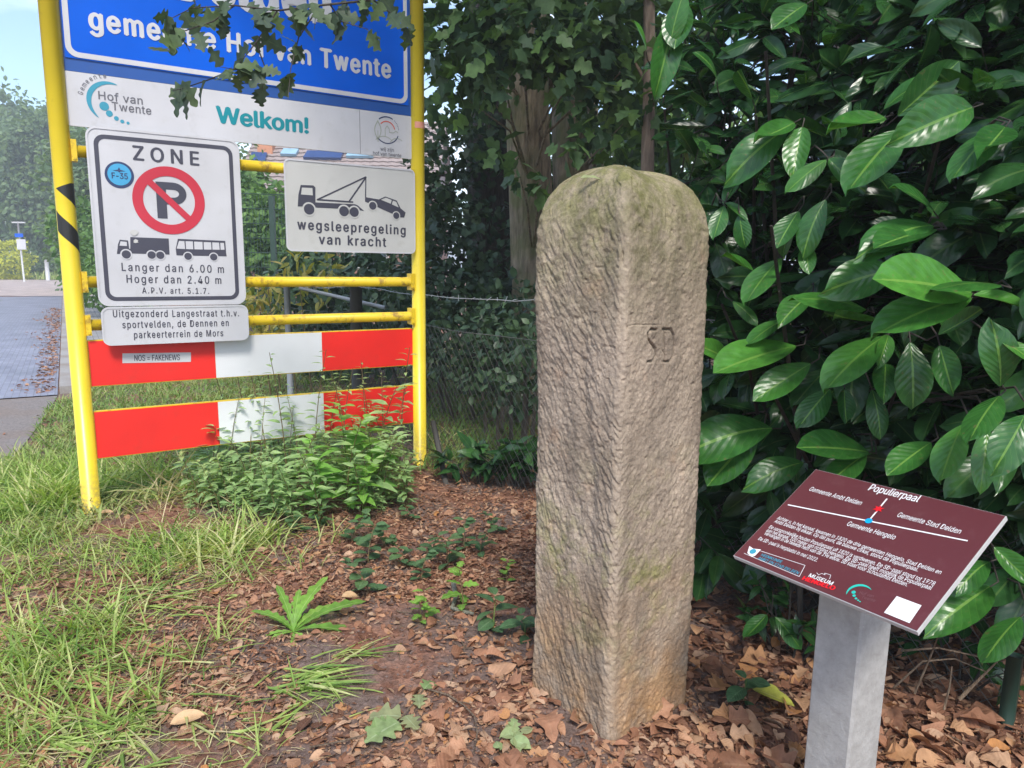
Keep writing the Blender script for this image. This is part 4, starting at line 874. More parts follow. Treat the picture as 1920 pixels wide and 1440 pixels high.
# ================================================================== cherry laurel
def laurel_Y(px, py): return 2.75-.9*np.clip((px-1320)/600, -.1, 1.1)+.25*np.clip((330-py)/330, -.2, 1.3)+.12*np.clip((py-800)/300, 0, 1)
z6 = lambda x, y: (1260+x*.34375, 420+y*.34375); z5 = lambda x, y: (1260+x*.34375, y*.34375); z8 = lambda x, y: (1240+x*.35417, 1000+y*.35417)
PROM = [(z6(680, 665), z6(250, 755), 1), (z6(760, 760), z6(460, 935), .6), (z6(1160, 610), z6(845, 805), .8), (z6(1180, 605), z6(1140, 755), .7), (z6(1062, 468), z6(755, 320), .6), (z6(1125, 530), z6(880, 540), .6), (z6(1640, 378), z6(1178, 255), 1), (z6(1640, 400), z6(1160, 470), .6),
        (z6(1640, 388), z6(2010, 440), .9), (z6(1800, 335), z6(1480, 245), .4), (z6(1225, 255), z6(960, 268), .4), (z6(600, 185), z6(400, 352), .6), (z6(603, 182), z6(640, -40), .5), (z6(690, 110), z6(815, -60), .5), (z6(728, 100), z6(745, 255), .6), (z6(445, 255), z6(265, 188), .6), (z6(1300, 640), z6(1342, 968), .3), (z6(1460, 660), z6(1532, 942), .2),
        (z6(1165, 760), z6(1160, 930), .3), (z6(1788, 890), z6(1825, 620), .2), (z6(1090, 900), z6(1172, 1140), .1), (z6(940, 900), z6(940, 1090), .0), (z6(553, 1115), z6(150, 1105), .3), (z6(470, 1132), z6(195, 1392), .4), (z6(722, 1300), z6(470, 1335), .3), (z6(1076, 1245), z6(730, 1185), .3), (z6(1062, 1252), z6(880, 1362), .4), (z6(1415, 1190), z6(1190, 1335), .4),
        (z6(1590, 1090), z6(1450, 1335), 1), (z6(1722, 1120), z6(1690, 1445), .9), (z6(1790, 935), z6(1620, 1085), .3), (z6(620, 520), z6(415, 602), .5), (z6(300, 740), z6(160, 640), .9), (z6(742, 395), z6(590, 505), .4), (z6(1450, 605), z6(1698, 488), .3), (z6(862, 900), z6(712, 1052), .1), (z6(1925, 1040), z6(1832, 1255), .2), (z6(1780, 625), z6(2000, 745), .8), (z6(1450, 30), z6(1115, 60), .2), (z6(330, 420), z6(470, 505), .5),
        (z5(1165, 640), z5(842, 752), .55), (z5(1152, 600), z5(1430, 305), .15), (z5(1228, 635), z5(1560, 345), .0), (z5(1262, 700), z5(985, 930), .4), (z5(1645, 585), z5(1250, 722), .4), (z5(712, 690), z5(650, 935), .6), (z5(845, 870), z5(648, 985), .7), (z5(852, 862), z5(1035, 1065), .5), (z5(668, 668), z5(443, 795), .5), (z5(640, 700), z5(348, 832), .3), (z5(1785, 690), z5(1558, 845), .2), (z5(1820, 690), z5(1660, 885), .1),
        (z5(1432, 1232), z5(1118, 1200), .4), (z5(1432, 1252), z5(1130, 1300), .2), (z5(1430, 1155), z5(1300, 975), .1), (z5(842, 1085), z5(690, 1295), .3), (z5(692, 1150), z5(570, 1325), .3), (z5(285, 1120), z5(235, 1255), .4), (z5(290, 1105), z5(415, 1185), .4), (z5(368, 1165), z5(385, 1325), .2), (z5(440, 545), z5(385, 375), .0), (z5(245, 445), z5(225, 265), .0), (z5(735, 20), z5(560, 125), .1), (z5(700, 190), z5(660, 110), .6), (z5(60, 0), z5(10, 230), .3), ((1212, 98), (1205, 38), .9), ((1262, 40), (1235, 170), .4), ((1255, 95), (1268, -10), .6),
        (z8(1745, 280), z8(1425, 475), .5), (z8(1905, 440), z8(1700, 610), .2), (z8(1760, 70), z8(1960, 280), .6), (z8(1740, 150), z8(1590, 205), .3), (z8(560, 430), z8(440, 570), .1), (z8(600, 440), z8(745, 580), .2)]
grp = {k: dict(P=[], F=[], N=[], S=[], R=[], W=[], st=[]) for k in ('a', 'b', 'c')}
def gkey(px): return 'a' if px < 1500 else ('b' if px < 1720 else 'c')
for (b_, t_, br) in PROM:
    Y = float(laurel_Y(*b_))-.19; p = at(*b_, Y+.02); q = at(*t_, Y-.03-.05*RG.random()); d = q-p; L_ = np.linalg.norm(d)
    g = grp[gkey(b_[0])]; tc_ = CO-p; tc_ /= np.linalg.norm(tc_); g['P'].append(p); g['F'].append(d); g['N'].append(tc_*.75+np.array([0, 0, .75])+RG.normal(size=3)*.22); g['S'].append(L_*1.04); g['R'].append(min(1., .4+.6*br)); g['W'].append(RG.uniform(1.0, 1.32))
    e = p-d/L_*.05+np.array([.03, .10, .02]); g['st'].append(([p+d*.02, p-d/L_*.03, e, e+np.array([RG.normal()*.05+.05, .3, -.08])], [.0018, .0022, .003, .004]))
FB = {k: dict(P=[], F=[], N=[], S=[], R=[], W=[]) for k in ('a', 'b', 'c')}
ns = 0
while ns < 1600:
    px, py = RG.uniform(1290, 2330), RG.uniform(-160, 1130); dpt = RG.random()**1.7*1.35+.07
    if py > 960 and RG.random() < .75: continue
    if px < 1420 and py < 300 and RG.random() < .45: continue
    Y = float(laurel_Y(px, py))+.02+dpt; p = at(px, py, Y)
    if p[2] < .12: continue
    ns += 1; k = gkey(px); g = FB[k]; o_ = unit(1)[0]*.8+np.array([-.25, -.75, .15]); o_ /= np.linalg.norm(o_); ln = RG.uniform(.16, .34); nl = RG.integers(5, 9)
    sd_ = np.cross(o_, [0, 0, 1.]); sd_ /= np.linalg.norm(sd_)+1e-6
    grp[k]['st'].append(([p-o_*ln*1.3-np.array([0, 0, .06]), p-o_*ln*.5, p+o_*ln*.5], [.004, .003, .0016]))
    for j in range(nl):
        s_ = (j/(nl-1)-.5)*ln; q = p+o_*s_; sg = 1 if j % 2 else -1
        f = o_*(.45+.5*j/nl)+sd_*sg*RG.uniform(.5, 1.0)+np.array([0, 0, RG.uniform(-.55, .15)])+RG.normal(size=3)*.15
        g['P'].append(q); g['F'].append(f); g['N'].append(np.array([-.1, -.5, .9])+RG.normal(size=3)*.35); g['S'].append(RG.uniform(.10, .20)); g['R'].append(np.clip(.3+.2*RG.normal()+.15, 0, 1)); g['W'].append(RG.uniform(.85, 1.15))
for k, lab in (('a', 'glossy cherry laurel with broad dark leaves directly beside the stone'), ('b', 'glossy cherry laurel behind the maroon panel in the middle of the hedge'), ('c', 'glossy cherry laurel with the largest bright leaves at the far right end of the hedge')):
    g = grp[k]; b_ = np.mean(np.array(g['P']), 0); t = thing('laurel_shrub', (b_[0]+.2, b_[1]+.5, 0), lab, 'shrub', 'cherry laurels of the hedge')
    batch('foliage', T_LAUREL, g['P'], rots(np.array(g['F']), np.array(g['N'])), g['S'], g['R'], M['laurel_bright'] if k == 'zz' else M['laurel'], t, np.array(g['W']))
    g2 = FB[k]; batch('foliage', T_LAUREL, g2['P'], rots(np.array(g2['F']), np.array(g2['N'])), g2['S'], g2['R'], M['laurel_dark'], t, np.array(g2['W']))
    mb = MB()
    for pts, rr in g['st']: mb.tube(pts, rr, 5)
    for j in range(9):
        e = b_+np.array([RG.uniform(-.5, .6), RG.uniform(.2, .8), RG.uniform(-.3, .9)]); mb.tube([(b_[0]+.2+RG.normal()*.2, b_[1]+1.0+RG.normal()*.15, -.05), (e+np.array([b_[0]+.2, b_[1]+1.0, 0]))/2+RG.normal(size=3)*.05, e], [.012, .009, .005], 7)
    mb.build('stem', M['bark_dark'], t, True)
# small dark laurels left of the stone and under the panel
def shoot_plant(name, label, base, n, hgt_, mt, leafl, spread, cat='shrub', tm=T_LANCE, wid=1.5, group=None):
    t = thing(name, base, label, cat, group); P, F, Nn, S_, R_ = [], [], [], [], []; mb = MB(); base = np.array(base)
    for k in range(n):
        a = RG.random()*2*PI; r = spread*RG.random()**.7; e = base+np.array([math.cos(a)*r, math.sin(a)*r, hgt_*RG.uniform(.5, 1)*(1-.35*r/max(spread, .01))]); b0 = base+np.array([math.cos(a)*r*.25, math.sin(a)*r*.25, 0]); ml = (b0+e)/2+np.array([0, 0, .05]); mb.tube([b0-[0, 0, .03], ml, e], [.005, .004, .002], 5)
        ax_ = e-b0; ax_ /= np.linalg.norm(ax_)
        for j in range(RG.integers(7, 12)):
            s_ = RG.uniform(.35, 1.05); q = b0*(1-s_)**2+2*ml*s_*(1-s_)+e*s_*s_; f = unit(1)[0]*.9+ax_*.6; f[2] -= .15
            P.append(q); F.append(f); Nn.append(np.array([0, -.25, 1])+RG.normal(size=3)*.3); S_.append(leafl*RG.uniform(.7, 1.2)); R_.append(RG.random())
    mb.build('stem', M['bark_dark'], t, True); batch('foliage', tm, P, rots(np.array(F), np.array(Nn)), S_, R_, mt, t, np.full(len(P), wid)); return t
for px, py, n, h_, sp, lab in ((965, 905, 12, .42, .30, 'young dark laurel with drooping narrow leaves touching the left side of the stone'), (900, 900, 9, .3, .26, 'low dark laurel sprouting from the leaf litter near the leaning metal stake'), (990, 800, 9, .5, .28, 'taller dark laurel growing in front of the wire fence by the stone')):
    q = G(px, py); shoot_plant('young_laurel', lab, (q[0], q[1], hz(q[0], q[1])), n, h_, M['laurel_dark'], .13, sp, group='young laurels left of the stone')
q = G(1480, 1215); shoot_plant('privet_sprout', 'small dark privet sprout in the litter between stone and panel post', (q[0], q[1], hz(q[0], q[1])), 7, .34, M['laurel_dark'], .075, .2)
q = G(1350, 1085); shoot_plant('privet_sprout', 'dark thin privet growth in the shadow right behind the stone', (q[0], q[1]+.2, 0), 9, .45, M['laurel_dark'], .07, .3)
q = G(1800, 1270); shoot_plant('privet_sprout', 'dark low growth among bare twigs right of the panel post', (q[0], q[1], 0), 6, .22, M['laurel_dark'], .08, .25)

# ================================================================== wire fence
PA, PB, PC_ = np.array([-1.40, 6.40]), np.array([.12, 4.10]), at(1894, 1300, 2.06)[:2]; P0 = at(540, 600, 6.9)[:2]
wf = thing('wire_fence', (PB[0], PB[1], 0), 'old chain-link fence with barbed wire strands running behind the stone', 'fence')
def vpost(nm, p, z0, z1, r, mt, n=10, lean=(0, 0)):
    mb = MB(); mb.tube([(p[0], p[1], z0), (p[0]+lean[0], p[1]+lean[1], z1)], r, n); mb.build(nm, mt, wf, True)
vpost('steel_post', P0, -.1, 1.22, .03, M['galv']); vpost('wooden_post', PA, -.1, 1.26, .055, M['darkpost'], 12); vpost('green_post', PC_, -.1, float(at(1890, 1228, 2.06)[2]), .028, M['greenmetal'], 4); vpost('steel_post', PB+np.array([.08, 0]), -.1, 1.25, .022, M['galv'])
mb = MB(); e0 = at(562, 540, 6.8); e1 = at(722, 577, 6.45); mb.tube([e0, e1], .017, 8); mb.build('brace', M['galv'], wf, True)
def strand(z, sag, nm, barb=False):
    mb = MB()
    for a_, b_ in ((P0, PA), (PA, PB), (PB, PC_)):
        n = 14; pts = [np.array([*(a_*(1-k/n)+b_*k/n), z-sag*math.sin(PI*k/n)+RG.normal()*.004]) for k in range(n+1)]; mb.tube(pts, .0026, 5)
        if barb:
            for k in range(1, 28): p = pts[0]*(1-k/28)+pts[-1]*k/28; p[2] = z-sag*math.sin(PI*k/28); d = unit(1)[0]*.02; mb.tube([p-d, p+d], .0018, 4)
    mb.build(nm, M['wire'] if nm != 'barbed_wire' else M['galv'], wf)
strand(1.21, .03, 'barbed_wire', True); strand(.98, .02, 'tension_wire')
mb = MB()
for a_, b_ in ((P0, PA), (PA, PB), (PB, PC_)):
    ln = np.linalg.norm(b_-a_); hh = .95; st_ = .075; d = (b_-a_)/ln; nn_ = np.array([-d[1], d[0]])
    for sg in (1, -1):
        x = -hh
        while x < ln+hh:
            lo = max(0, x) if sg > 0 else min(ln, x+hh) ; 
            x0, z0_, x1, z1_ = (x, 0, x+hh, hh) if sg > 0 else (x+hh, 0, x, hh)
            # clip to the bay
            def clipx(xa, za, xb, zb):
                pts = [(xa, za), (xb, zb)]; out = []
                for (p, q) in ((0, 1), (1, 0)):
                    X, Z = pts[p]; X2, Z2 = pts[q]
                    if X < 0: Z = Z+(Z2-Z)*(0-X)/(X2-X); X = 0
                    elif X > ln: Z = Z+(Z2-Z)*(ln-X)/(X2-X); X = ln
                    out.append((X, Z))
                return out
            if max(x0, x1) > 0 and min(x0, x1) < ln:
                (xa, za), (xb, zb) = clipx(x0, z0_, x1, z1_); mk = lambda X, Z: np.array([*(a_+d*X+nn_*(.02*math.sin(X*5)*math.sin(Z*4)+.003*sg)), Z+.02])
                mb.tube([mk(xa, za), mk((xa+xb)/2, (za+zb)/2), mk(xb, zb)], .0017, 3, False)
            x += st_
mb.build('chain_link', M['wire'], wf)
mb = MB(); mb.tube([G(838, 902)-np.array([0, 0, .05]), at(812, 790, 4.75)], .019, 10); tag(mb.build('leaning_stake', M['darkpost'], None, True), 'grey metal stake leaning out of the ground beside the right yellow post', 'stake')

# green mesh panel fence and things far behind the signs
mf = thing('mesh_panel_fence', (at(510, 400, 12)[0], 12, 0), 'dark green double-wire panel fence seen between the two hanging signs', 'fence')
d = np.array([1, .16, 0]); d /= np.linalg.norm(d); p0 = np.array([at(510, 400, 12)[0], 12, 0])
for s_ in (-2.5, 0, 2.5): mb = MB(); q = p0+d*s_; mb.box(q-d*.04+[0, -.03, -.1], d*.08, [0, .06, 0], [0, 0, 2.58]); mb.build('post', M['greenmetal'], mf)
for s_ in (-2.5, 0):
    mb = MB()
    for k in range(48): q = p0+d*(s_+.05+k*.05); mb.tube([q+[0, 0, .1], q+[0, 0, 2.5]], .0045, 3, False)
    for k in range(11): a_ = p0+d*s_+[0, -.01, .15+k*.235]; mb.tube([a_, a_+d*2.5], .007, 4, False)
    mb.build('wire_panel', M['greenmetal'], mf)
t = thing('green_shrub', at(500, 380, 16)*[1, 1, 0], 'bright green shrub behind the dark green panel fence', 'shrub')
foliage('foliage', cl([(455, 360, 16, .6), (520, 400, 15.5, .7), (470, 430, 15, .9), (540, 440, 15, .8), (500, 500, 14.5, .9), (590, 420, 16, .8), (440, 380, 16, .8), (480, 320, 16.5, .3)]), 420, .15, M['hedgeleaf'], t, T_SIMPLE, .6, 1800)
t = thing('dark_shrub', at(660, 520, 9.5)*[1, 1, 0], 'dark leafy shrub under the tow-away sign behind the crossbars', 'shrub')
foliage('foliage', cl([(600, 500, 9.5, .5), (660, 520, 9.2, .5), (720, 510, 9, .5), (770, 530, 9, .5), (640, 580, 8.6, .45), (720, 590, 8.4, .45), (580, 580, 9, .45), (770, 620, 8, .4), (650, 640, 8.4, .4), (560, 540, 9.2, .4), (600, 640, 8.8, .4), (720, 650, 8.2, .35)]), 700, .12, M['ivy'], t, T_SIMPLE, .4, 1800)
t = thing('yellowing_shrub', at(510, 560, 7.4)*[1, 1, 0], 'shrub with yellowing leaves behind the middle crossbars left of the steel fence post', 'shrub')
foliage('foliage', cl([(490, 545, 7.4, .2), (520, 590, 7.3, .2), (480, 600, 7.2, .2), (560, 500, 7.8, .16), (610, 505, 7.8, .18), (585, 560, 7.6, .14), (500, 640, 7.2, .15)]), 1500, .14, M['yellowing'], t, T_LANCE, .3, 240)
mb = MB()
for x in (480, 500, 530, 560): e = at(x, 520, 7.4); mb.tube([(e[0]+.1, 7.4, 0), (e[0], 7.4, e[2])], [.01, .004], 5)
mb.build('stem', M['stemred'], t)
# house with tiled roof
hX0, hX1, hy = at(430, 300, 28)[0], at(820, 300, 28)[0], 28.
hs = thing('brick_house', ((hX0+hX1)/2, hy+3, 0), 'brick house with grey tiled roof and solar panels glimpsed between the signs', 'house')
eaves, ridge = 4.1, 7.4
mb = MB(); mb.box((hX0+.3, hy+.4, 0), (hX1-hX0-.6, 0, 0), (0, 7.2, 0), (0, 0, eaves)); mb.build('wall', M['hwall'], hs)
RPl = Plane((hX0, hy, eaves), (1, 0, 0), np.array([0, 4., ridge-eaves])/np.linalg.norm([4, ridge-eaves])); slp = np.linalg.norm([4, ridge-eaves])
mb = MB(); nrow = 18
for k in range(nrow):           # overlapping courses of tiles
    v0, v1 = slp*k/nrow, slp*(k+1)/nrow; nc = 44; pts0 = [(hX1-hX0)*j/nc for j in range(nc+1)]
    A_ = [RPl.p3((u, v0), .07+.03*(j % 2)) for j, u in enumerate(pts0)]; B_ = [RPl.p3((u, v1), .02+.03*(j % 2)) for j, u in enumerate(pts0)]; Cc = [RPl.p3((u, v0), .0) for u in pts0]
    mb.add(A_+B_+Cc, [(j, j+1, nc+2+j, nc+1+j) for j in range(nc)]+[(2*nc+2+j, 2*nc+3+j, j+1, j) for j in range(nc)])
mb.add([(hX0, hy+4, ridge+.02), (hX1, hy+4, ridge+.02), (hX1, hy+8, eaves), (hX0, hy+8, eaves)], [(0, 1, 2, 3)]); mb.add([(hX0+.3, hy+.4, eaves), (hX0+.3, hy+7.6, eaves), (hX0+.3, hy+4, ridge-.1)], [(0, 1, 2)]); mb.add([(hX1-.3, hy+.4, eaves), (hX1-.3, hy+7.6, eaves), (hX1-.3, hy+4, ridge-.1)], [(0, 1, 2)])
rf = mb.build('roof', M['roof'], hs)
for q, mk, nm in ((((578, 290), (646, 291), (640, 304), (570, 303)), 'solar', 'solar_panel'), (((474, 293), (503, 294), (498, 312), (470, 312)), 'solar', 'solar_panel'), (((534, 286), (562, 287), (556, 297), (527, 296)), 'skylight', 'skylight'), (((656, 289), (704, 290), (700, 300), (650, 300)), 'skylight', 'skylight')):
    mb = MB(); mb.poly(RPl, [RPl.uv(*p) for p in q], .2, .12); mb.build(nm, M[mk], rf)
c = RPl.p3(RPl.uv(497, 292)); mb = MB(); mb.box((c[0]-.3, c[1], c[2]-.5), (.6, 0, 0), (0, .5, 0), (0, 0, 1.0)); mb.build('chimney', M['orange_tile'], rf)
for u in (1.5, 4.5):
    mb = MB(); mb.box((hX0+u, hy+.36, 1.2), (1.4, 0, 0), (0, .06, 0), (0, 0, 1.3)); wn = mb.build('window', M['render'], hs); mb = MB(); mb.box((hX0+u+.08, hy+.345, 1.28), (1.24, 0, 0), (0, .02, 0), (0, 0, 1.14)); mb.build('pane', M['glass'], wn)
# far left: low house, hedge, golden conifer, street sign, trees
q = G(30, 512); Yh = q[1]+6
hb = thing('low_house', (at(20, 460, Yh)[0], Yh, 0), 'low pale house with dark roof edge far down the street', 'house'); xa, xb = at(-60, 460, Yh)[0], at(82, 460, Yh)[0]; zt = at(20, 462, Yh)[2]
mb = MB(); mb.box((xa, Yh, 0), (xb-xa, 0, 0), (0, 5, 0), (0, 0, zt)); mb.build('wall', M['render'], hb)
mb = MB(); mb.box((xa-.4, Yh-.5, zt), (xb-xa+.8, 0, 0), (0, 6, 0), (0, 0, .35)); mb.add([(xa-.4, Yh-.5, zt+.36), (xa+4.3, Yh-.5, zt+.36), (xa+1.4, Yh+2, zt+2.2)], [(0, 1, 2)]); mb.build('roof', M['orange_tile'], hb)
mb = MB(); mb.box((xb-2.6, Yh-.03, .8), (1.6, 0, 0), (0, .05, 0), (0, 0, 1.2)); mb.build('window', M['glass'], hb)
Ys = 45.
t = thing('clipped_hedge', at(40, 500, 52)*[1, 1, 0], 'clipped green hedge across the far side street', 'hedge')
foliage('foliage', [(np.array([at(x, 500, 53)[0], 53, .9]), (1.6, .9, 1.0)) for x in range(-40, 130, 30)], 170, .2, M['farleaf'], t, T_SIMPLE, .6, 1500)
c = at(12, 475, 50); t = thing('golden_conifer', (c[0], 50, 0), 'round yellow-green conifer at the far left beside the side street', 'shrub'); foliage('foliage', [((c[0], 50, 1.3), (1.25, 1.25, 1.35))], 420, .17, M['goldleaf'], t, T_SIMPLE, .5, 3000, .75)
ss = thing('street_sign', (at(40, 470, Ys)[0], Ys, 0), 'thin grey pole with small blue and white signs at the far street corner', 'street sign'); xs_ = at(40, 470, Ys)[0]
mb = MB(); mb.tube([(xs_, Ys, 0), (xs_-.05, Ys, 3.7)], .055, 10); mb.build('pole', M['edge'], ss, True)
mb = MB(); mb.box((xs_-.25, Ys-.1, 2.75), (.5, 0, 0), (0, .04, 0), (0, 0, .22)); mb.build('blue_plate', M['blue'], ss)
mb = MB(); mb.box((xs_-.18, Ys-.1, 2.0), (.55, 0, 0), (0, .04, 0), (0, 0, .62)); mb.build('white_plate', M['white'], ss); mb = MB(); mb.box((xs_-.4, Ys-.05, 3.6), (.8, 0, 0), (0, .1, 0), (0, 0, .08)); mb.build('lamp_arm', M['edge'], ss)
c = at(87, 490, 49); mb = MB(); mb.tube([(c[0], 49, 0), (c[0], 49, 1.75)], .13, 8); tag(mb.build('wooden_stake', M['edge'], None, True), 'short pale wooden stake in the far grass verge', 'stake')
farT = [('tall grey-green tree rising at the left edge of the picture', (-30, 520), 62, [(-20, 260, 4), (30, 245, 3.5), (20, 320, 4.2), (-40, 330, 4), (60, 300, 3.2), (10, 400, 4)]),
        ('broad leafy tree directly left of the leaning view of the left yellow post', (90, 520), 56, [(75, 270, 2.6), (100, 330, 3.2), (60, 380, 3.0), (95, 420, 3.0), (120, 260, 2.0), (50, 330, 2.4)]),
        ('leafy tree behind the zone sign, right of the left yellow post', (170, 520), 34, [(150, 310, 1.7), (175, 370, 1.9), (150, 420, 1.6), (190, 300, 1.6), (165, 470, 1.7), (200, 430, 1.6), (230, 300, 2.2), (300, 350, 2.2), (260, 420, 2.2)]),
        ('leafy tree between the house and the zone sign', (430, 520), 24, [(400, 330, 1.5), (425, 320, .9), (430, 380, 1.2), (400, 400, 1.6), (350, 340, 1.6)])]
for k, (lab, b_, Y, cs_) in enumerate(farT):
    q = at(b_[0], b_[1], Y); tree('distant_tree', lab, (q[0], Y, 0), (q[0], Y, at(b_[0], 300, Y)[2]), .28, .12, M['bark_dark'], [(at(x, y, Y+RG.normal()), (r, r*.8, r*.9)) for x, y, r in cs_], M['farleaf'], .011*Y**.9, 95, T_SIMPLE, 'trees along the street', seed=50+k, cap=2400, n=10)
t = thing('roadside_shrub', at(160, 540, 17)*[1, 1, 0], 'green shrub beside the pavement just behind the left yellow post', 'shrub'); foliage('foliage', cl([(160, 470, 18, .7), (185, 500, 17, .7), (150, 420, 19, .7), (200, 530, 16, .6), (240, 520, 16, .7)]), 420, .16, M['hedgeleaf'], t, T_SIMPLE, .6, 1500)

# ================================================================== oak branch hanging in front of the blue sign
ob = thing('oak_branch', at(700, -60, 3.2), 'drooping oak branch with dark lobed leaves hanging in front of the blue sign', 'branch')
TW = [[(790, -60), (700, 0), (600, 10), (520, 20), (440, 10), (360, 15), (310, 40)], [(600, 10), (560, 70), (545, 130), (540, 185)], [(520, 20), (480, 80), (440, 130), (410, 125)], [(440, 10), (400, 40), (340, 60), (318, 95)], [(480, 80), (500, 135), (488, 178)], [(700, 0), (740, 30), (770, 60)], [(440, 130), (390, 150), (345, 165), (325, 170)], [(620, 10), (640, 40), (690, 55)]]
mb = MB(); P, F, Nn, S_, R_ = [], [], [], [], []
for k, tw in enumerate(TW):
    pts = [at(x, y, 3.15+.08*math.sin(i*1.3+k)) for i, (x, y) in enumerate(tw)]; mb.tube(pts, list(np.linspace(.006 if k == 0 else .0035, .0014, len(pts))), 6)
    for i in range(len(pts)-1):
        nl = 6 if k == 0 else 3
        for j in range(nl):
            s_ = RG.random(); q = pts[i]*(1-s_)+pts[i+1]*s_; f = unit(1)[0]*.8; f[2] -= .55; f[1] -= .1; P.append(q+unit(1)[0]*.02); F.append(f); Nn.append(np.array([0, -.7, .35])+RG.normal(size=3)*.5); S_.append(RG.uniform(.065, .115)); R_.append(RG.random())
mb.build('twig', M['bark_dark'], ob, True); batch('foliage', T_OAK, P, rots(np.array(F), np.array(Nn)), S_, R_, M['oakleaf'], ob)
# crown of the roadside oak above the signs (above the frame), which shades them
q = (-3.0, 7.6, 0)
tree('roadside_oak', 'roadside oak whose crown spreads above the town sign', (.9, 8.6, 0), (.6, 8.0, 7.5), .2, .14, M['bark'], [((-1.2, 3.6, 4.5), (.9, .8, .4)), ((-.4, 3.2, 4.3), (.7, .7, .35)), ((.3, 3.8, 4.6), (.8, .8, .4))], M['oakleaf'], .13, 260, T_OAK, seed=71, cap=700)

# ================================================================== ground cover
def pix_ground(n, x0, x1, y0, y1, keep=None):
    out = []
    while len(out) < n:
        x, y = RG.uniform(x0, x1), RG.uniform(y0, y1)
        if keep is not None and RG.random() > keep(x, y): continue
        q = G(x, y); out.append((q[0], q[1]))
    return np.array(out)
def k_litter(x, y):
    g_ = 1.0
    if x < 520: g_ *= np.clip((y-900)/200, .2, .85)
    if 400 < x < 800 and y < 960: g_ *= .25
    bare = math.exp(-((x-720)/130)**2-((y-1250)/75)**2)+math.exp(-((x-300)/150)**2-((y-1400)/60)**2)+math.exp(-((x-1060)/70)**2-((y-1370)/50)**2)+.9*math.exp(-((x-480)/120)**2-((y-1210)/50)**2)+.9*math.exp(-((x-600)/160)**2-((y-1285)/40)**2)+.7*math.exp(-((x-420)/260)**2-((y-1420)/40)**2)
    return float(np.clip(g_*(1-.93*min(1, bare)), 0, 1))
XY = pix_ground(34000, -150, 2080, 770, 1640, k_litter); n = len(XY); PZ = gp(XY)
PZ[:, 2] += RG.random(n)*.012+.003
dst = np.hypot(XY[:, 0], XY[:, 1]); right = np.clip((XY[:, 0]-.45)/.3, 0, 1)
a = RG.random(n)*2*PI; f = np.stack([np.cos(a), np.sin(a), RG.normal(size=n)*.22], 1); nn = np.stack([RG.normal(size=n)*.38, RG.normal(size=n)*.38, np.ones(n)], 1)
T_DEAD = [strip_leaf(wf_oval(.3), 8, .3, .2, 2, 1.), strip_leaf(wf_lobed(.36, 3, .5), 14, .25, .2, 1), strip_leaf(wf_oval(.36), 7, -.25, .15, 2, -1), strip_leaf(wf_lance(.25), 7, .6, .3, 1), strip_leaf(wf_jag(.3, 3.4), 9, .2, .2, 1, 1.5), strip_leaf(wf_tri(.3), 6, .3, -.2, 1, 1), strip_leaf(wf_oval(.42, .4), 8, .2, .55, 2, 1.5), strip_leaf(wf_lobed(.4, 2.2, .5), 11, -.5, .2, 1)]
sz = (.009+.055*RG.random(n)**3.2)*(1+.5*right)
GU = []
while len(GU) < 900:
    al = RG.uniform(.2, 16); sd = abs(RG.normal())*(.10+.34*max(0, vn(al*.9, 1.5, 9)-.35)); q = A+dk*al+nk*(sd+.03); GU.append(q)
GU = np.array(GU); m_ = len(GU); a2 = RG.random(m_)*2*PI
tag(batch('gutter_leaves', T_DEAD, np.column_stack([GU, np.full(m_, .022)]), rots(np.stack([np.cos(a2), np.sin(a2), RG.normal(size=m_)*.15], 1), np.stack([RG.normal(size=m_)*.3, RG.normal(size=m_)*.3, np.ones(m_)], 1)), .025+.05*RG.random(m_), RG.random(m_)*.7, M['litter']), kind='stuff')
tag(batch('leaf_litter', T_DEAD, PZ, rots(f, nn), sz, np.clip(RG.beta(1.6, 1.5, n)-.15*right, 0, 1), M['litter'], None, .4+.95*RG.random(n)), kind='stuff')
XY = np.concatenate([pix_ground(9000, 540, 1020, 870, 1130), pix_ground(4500, 780, 1010, 700, 900), pix_ground(4000, 0, 560, 1060, 1330)]); n = len(XY); PZ = gp(XY); PZ[:, 2] += .004+RG.random(n)*.012
a = RG.random(n)*2*PI; f = np.stack([np.cos(a), np.sin(a), RG.normal(size=n)*.14], 1); nn = np.stack([RG.normal(size=n)*.3, RG.normal(size=n)*.3, np.ones(n)], 1)
tag(batch('bark_mulch', [T_DEAD[3], T_DEAD[5], T_DEAD[0]], PZ, rots(f, nn), .012+.03*RG.random(n)**2, np.clip(RG.beta(1.1, 1.1, n)*.85, 0, 1), M['litter'], None, .35+.6*RG.random(n)), kind='stuff')
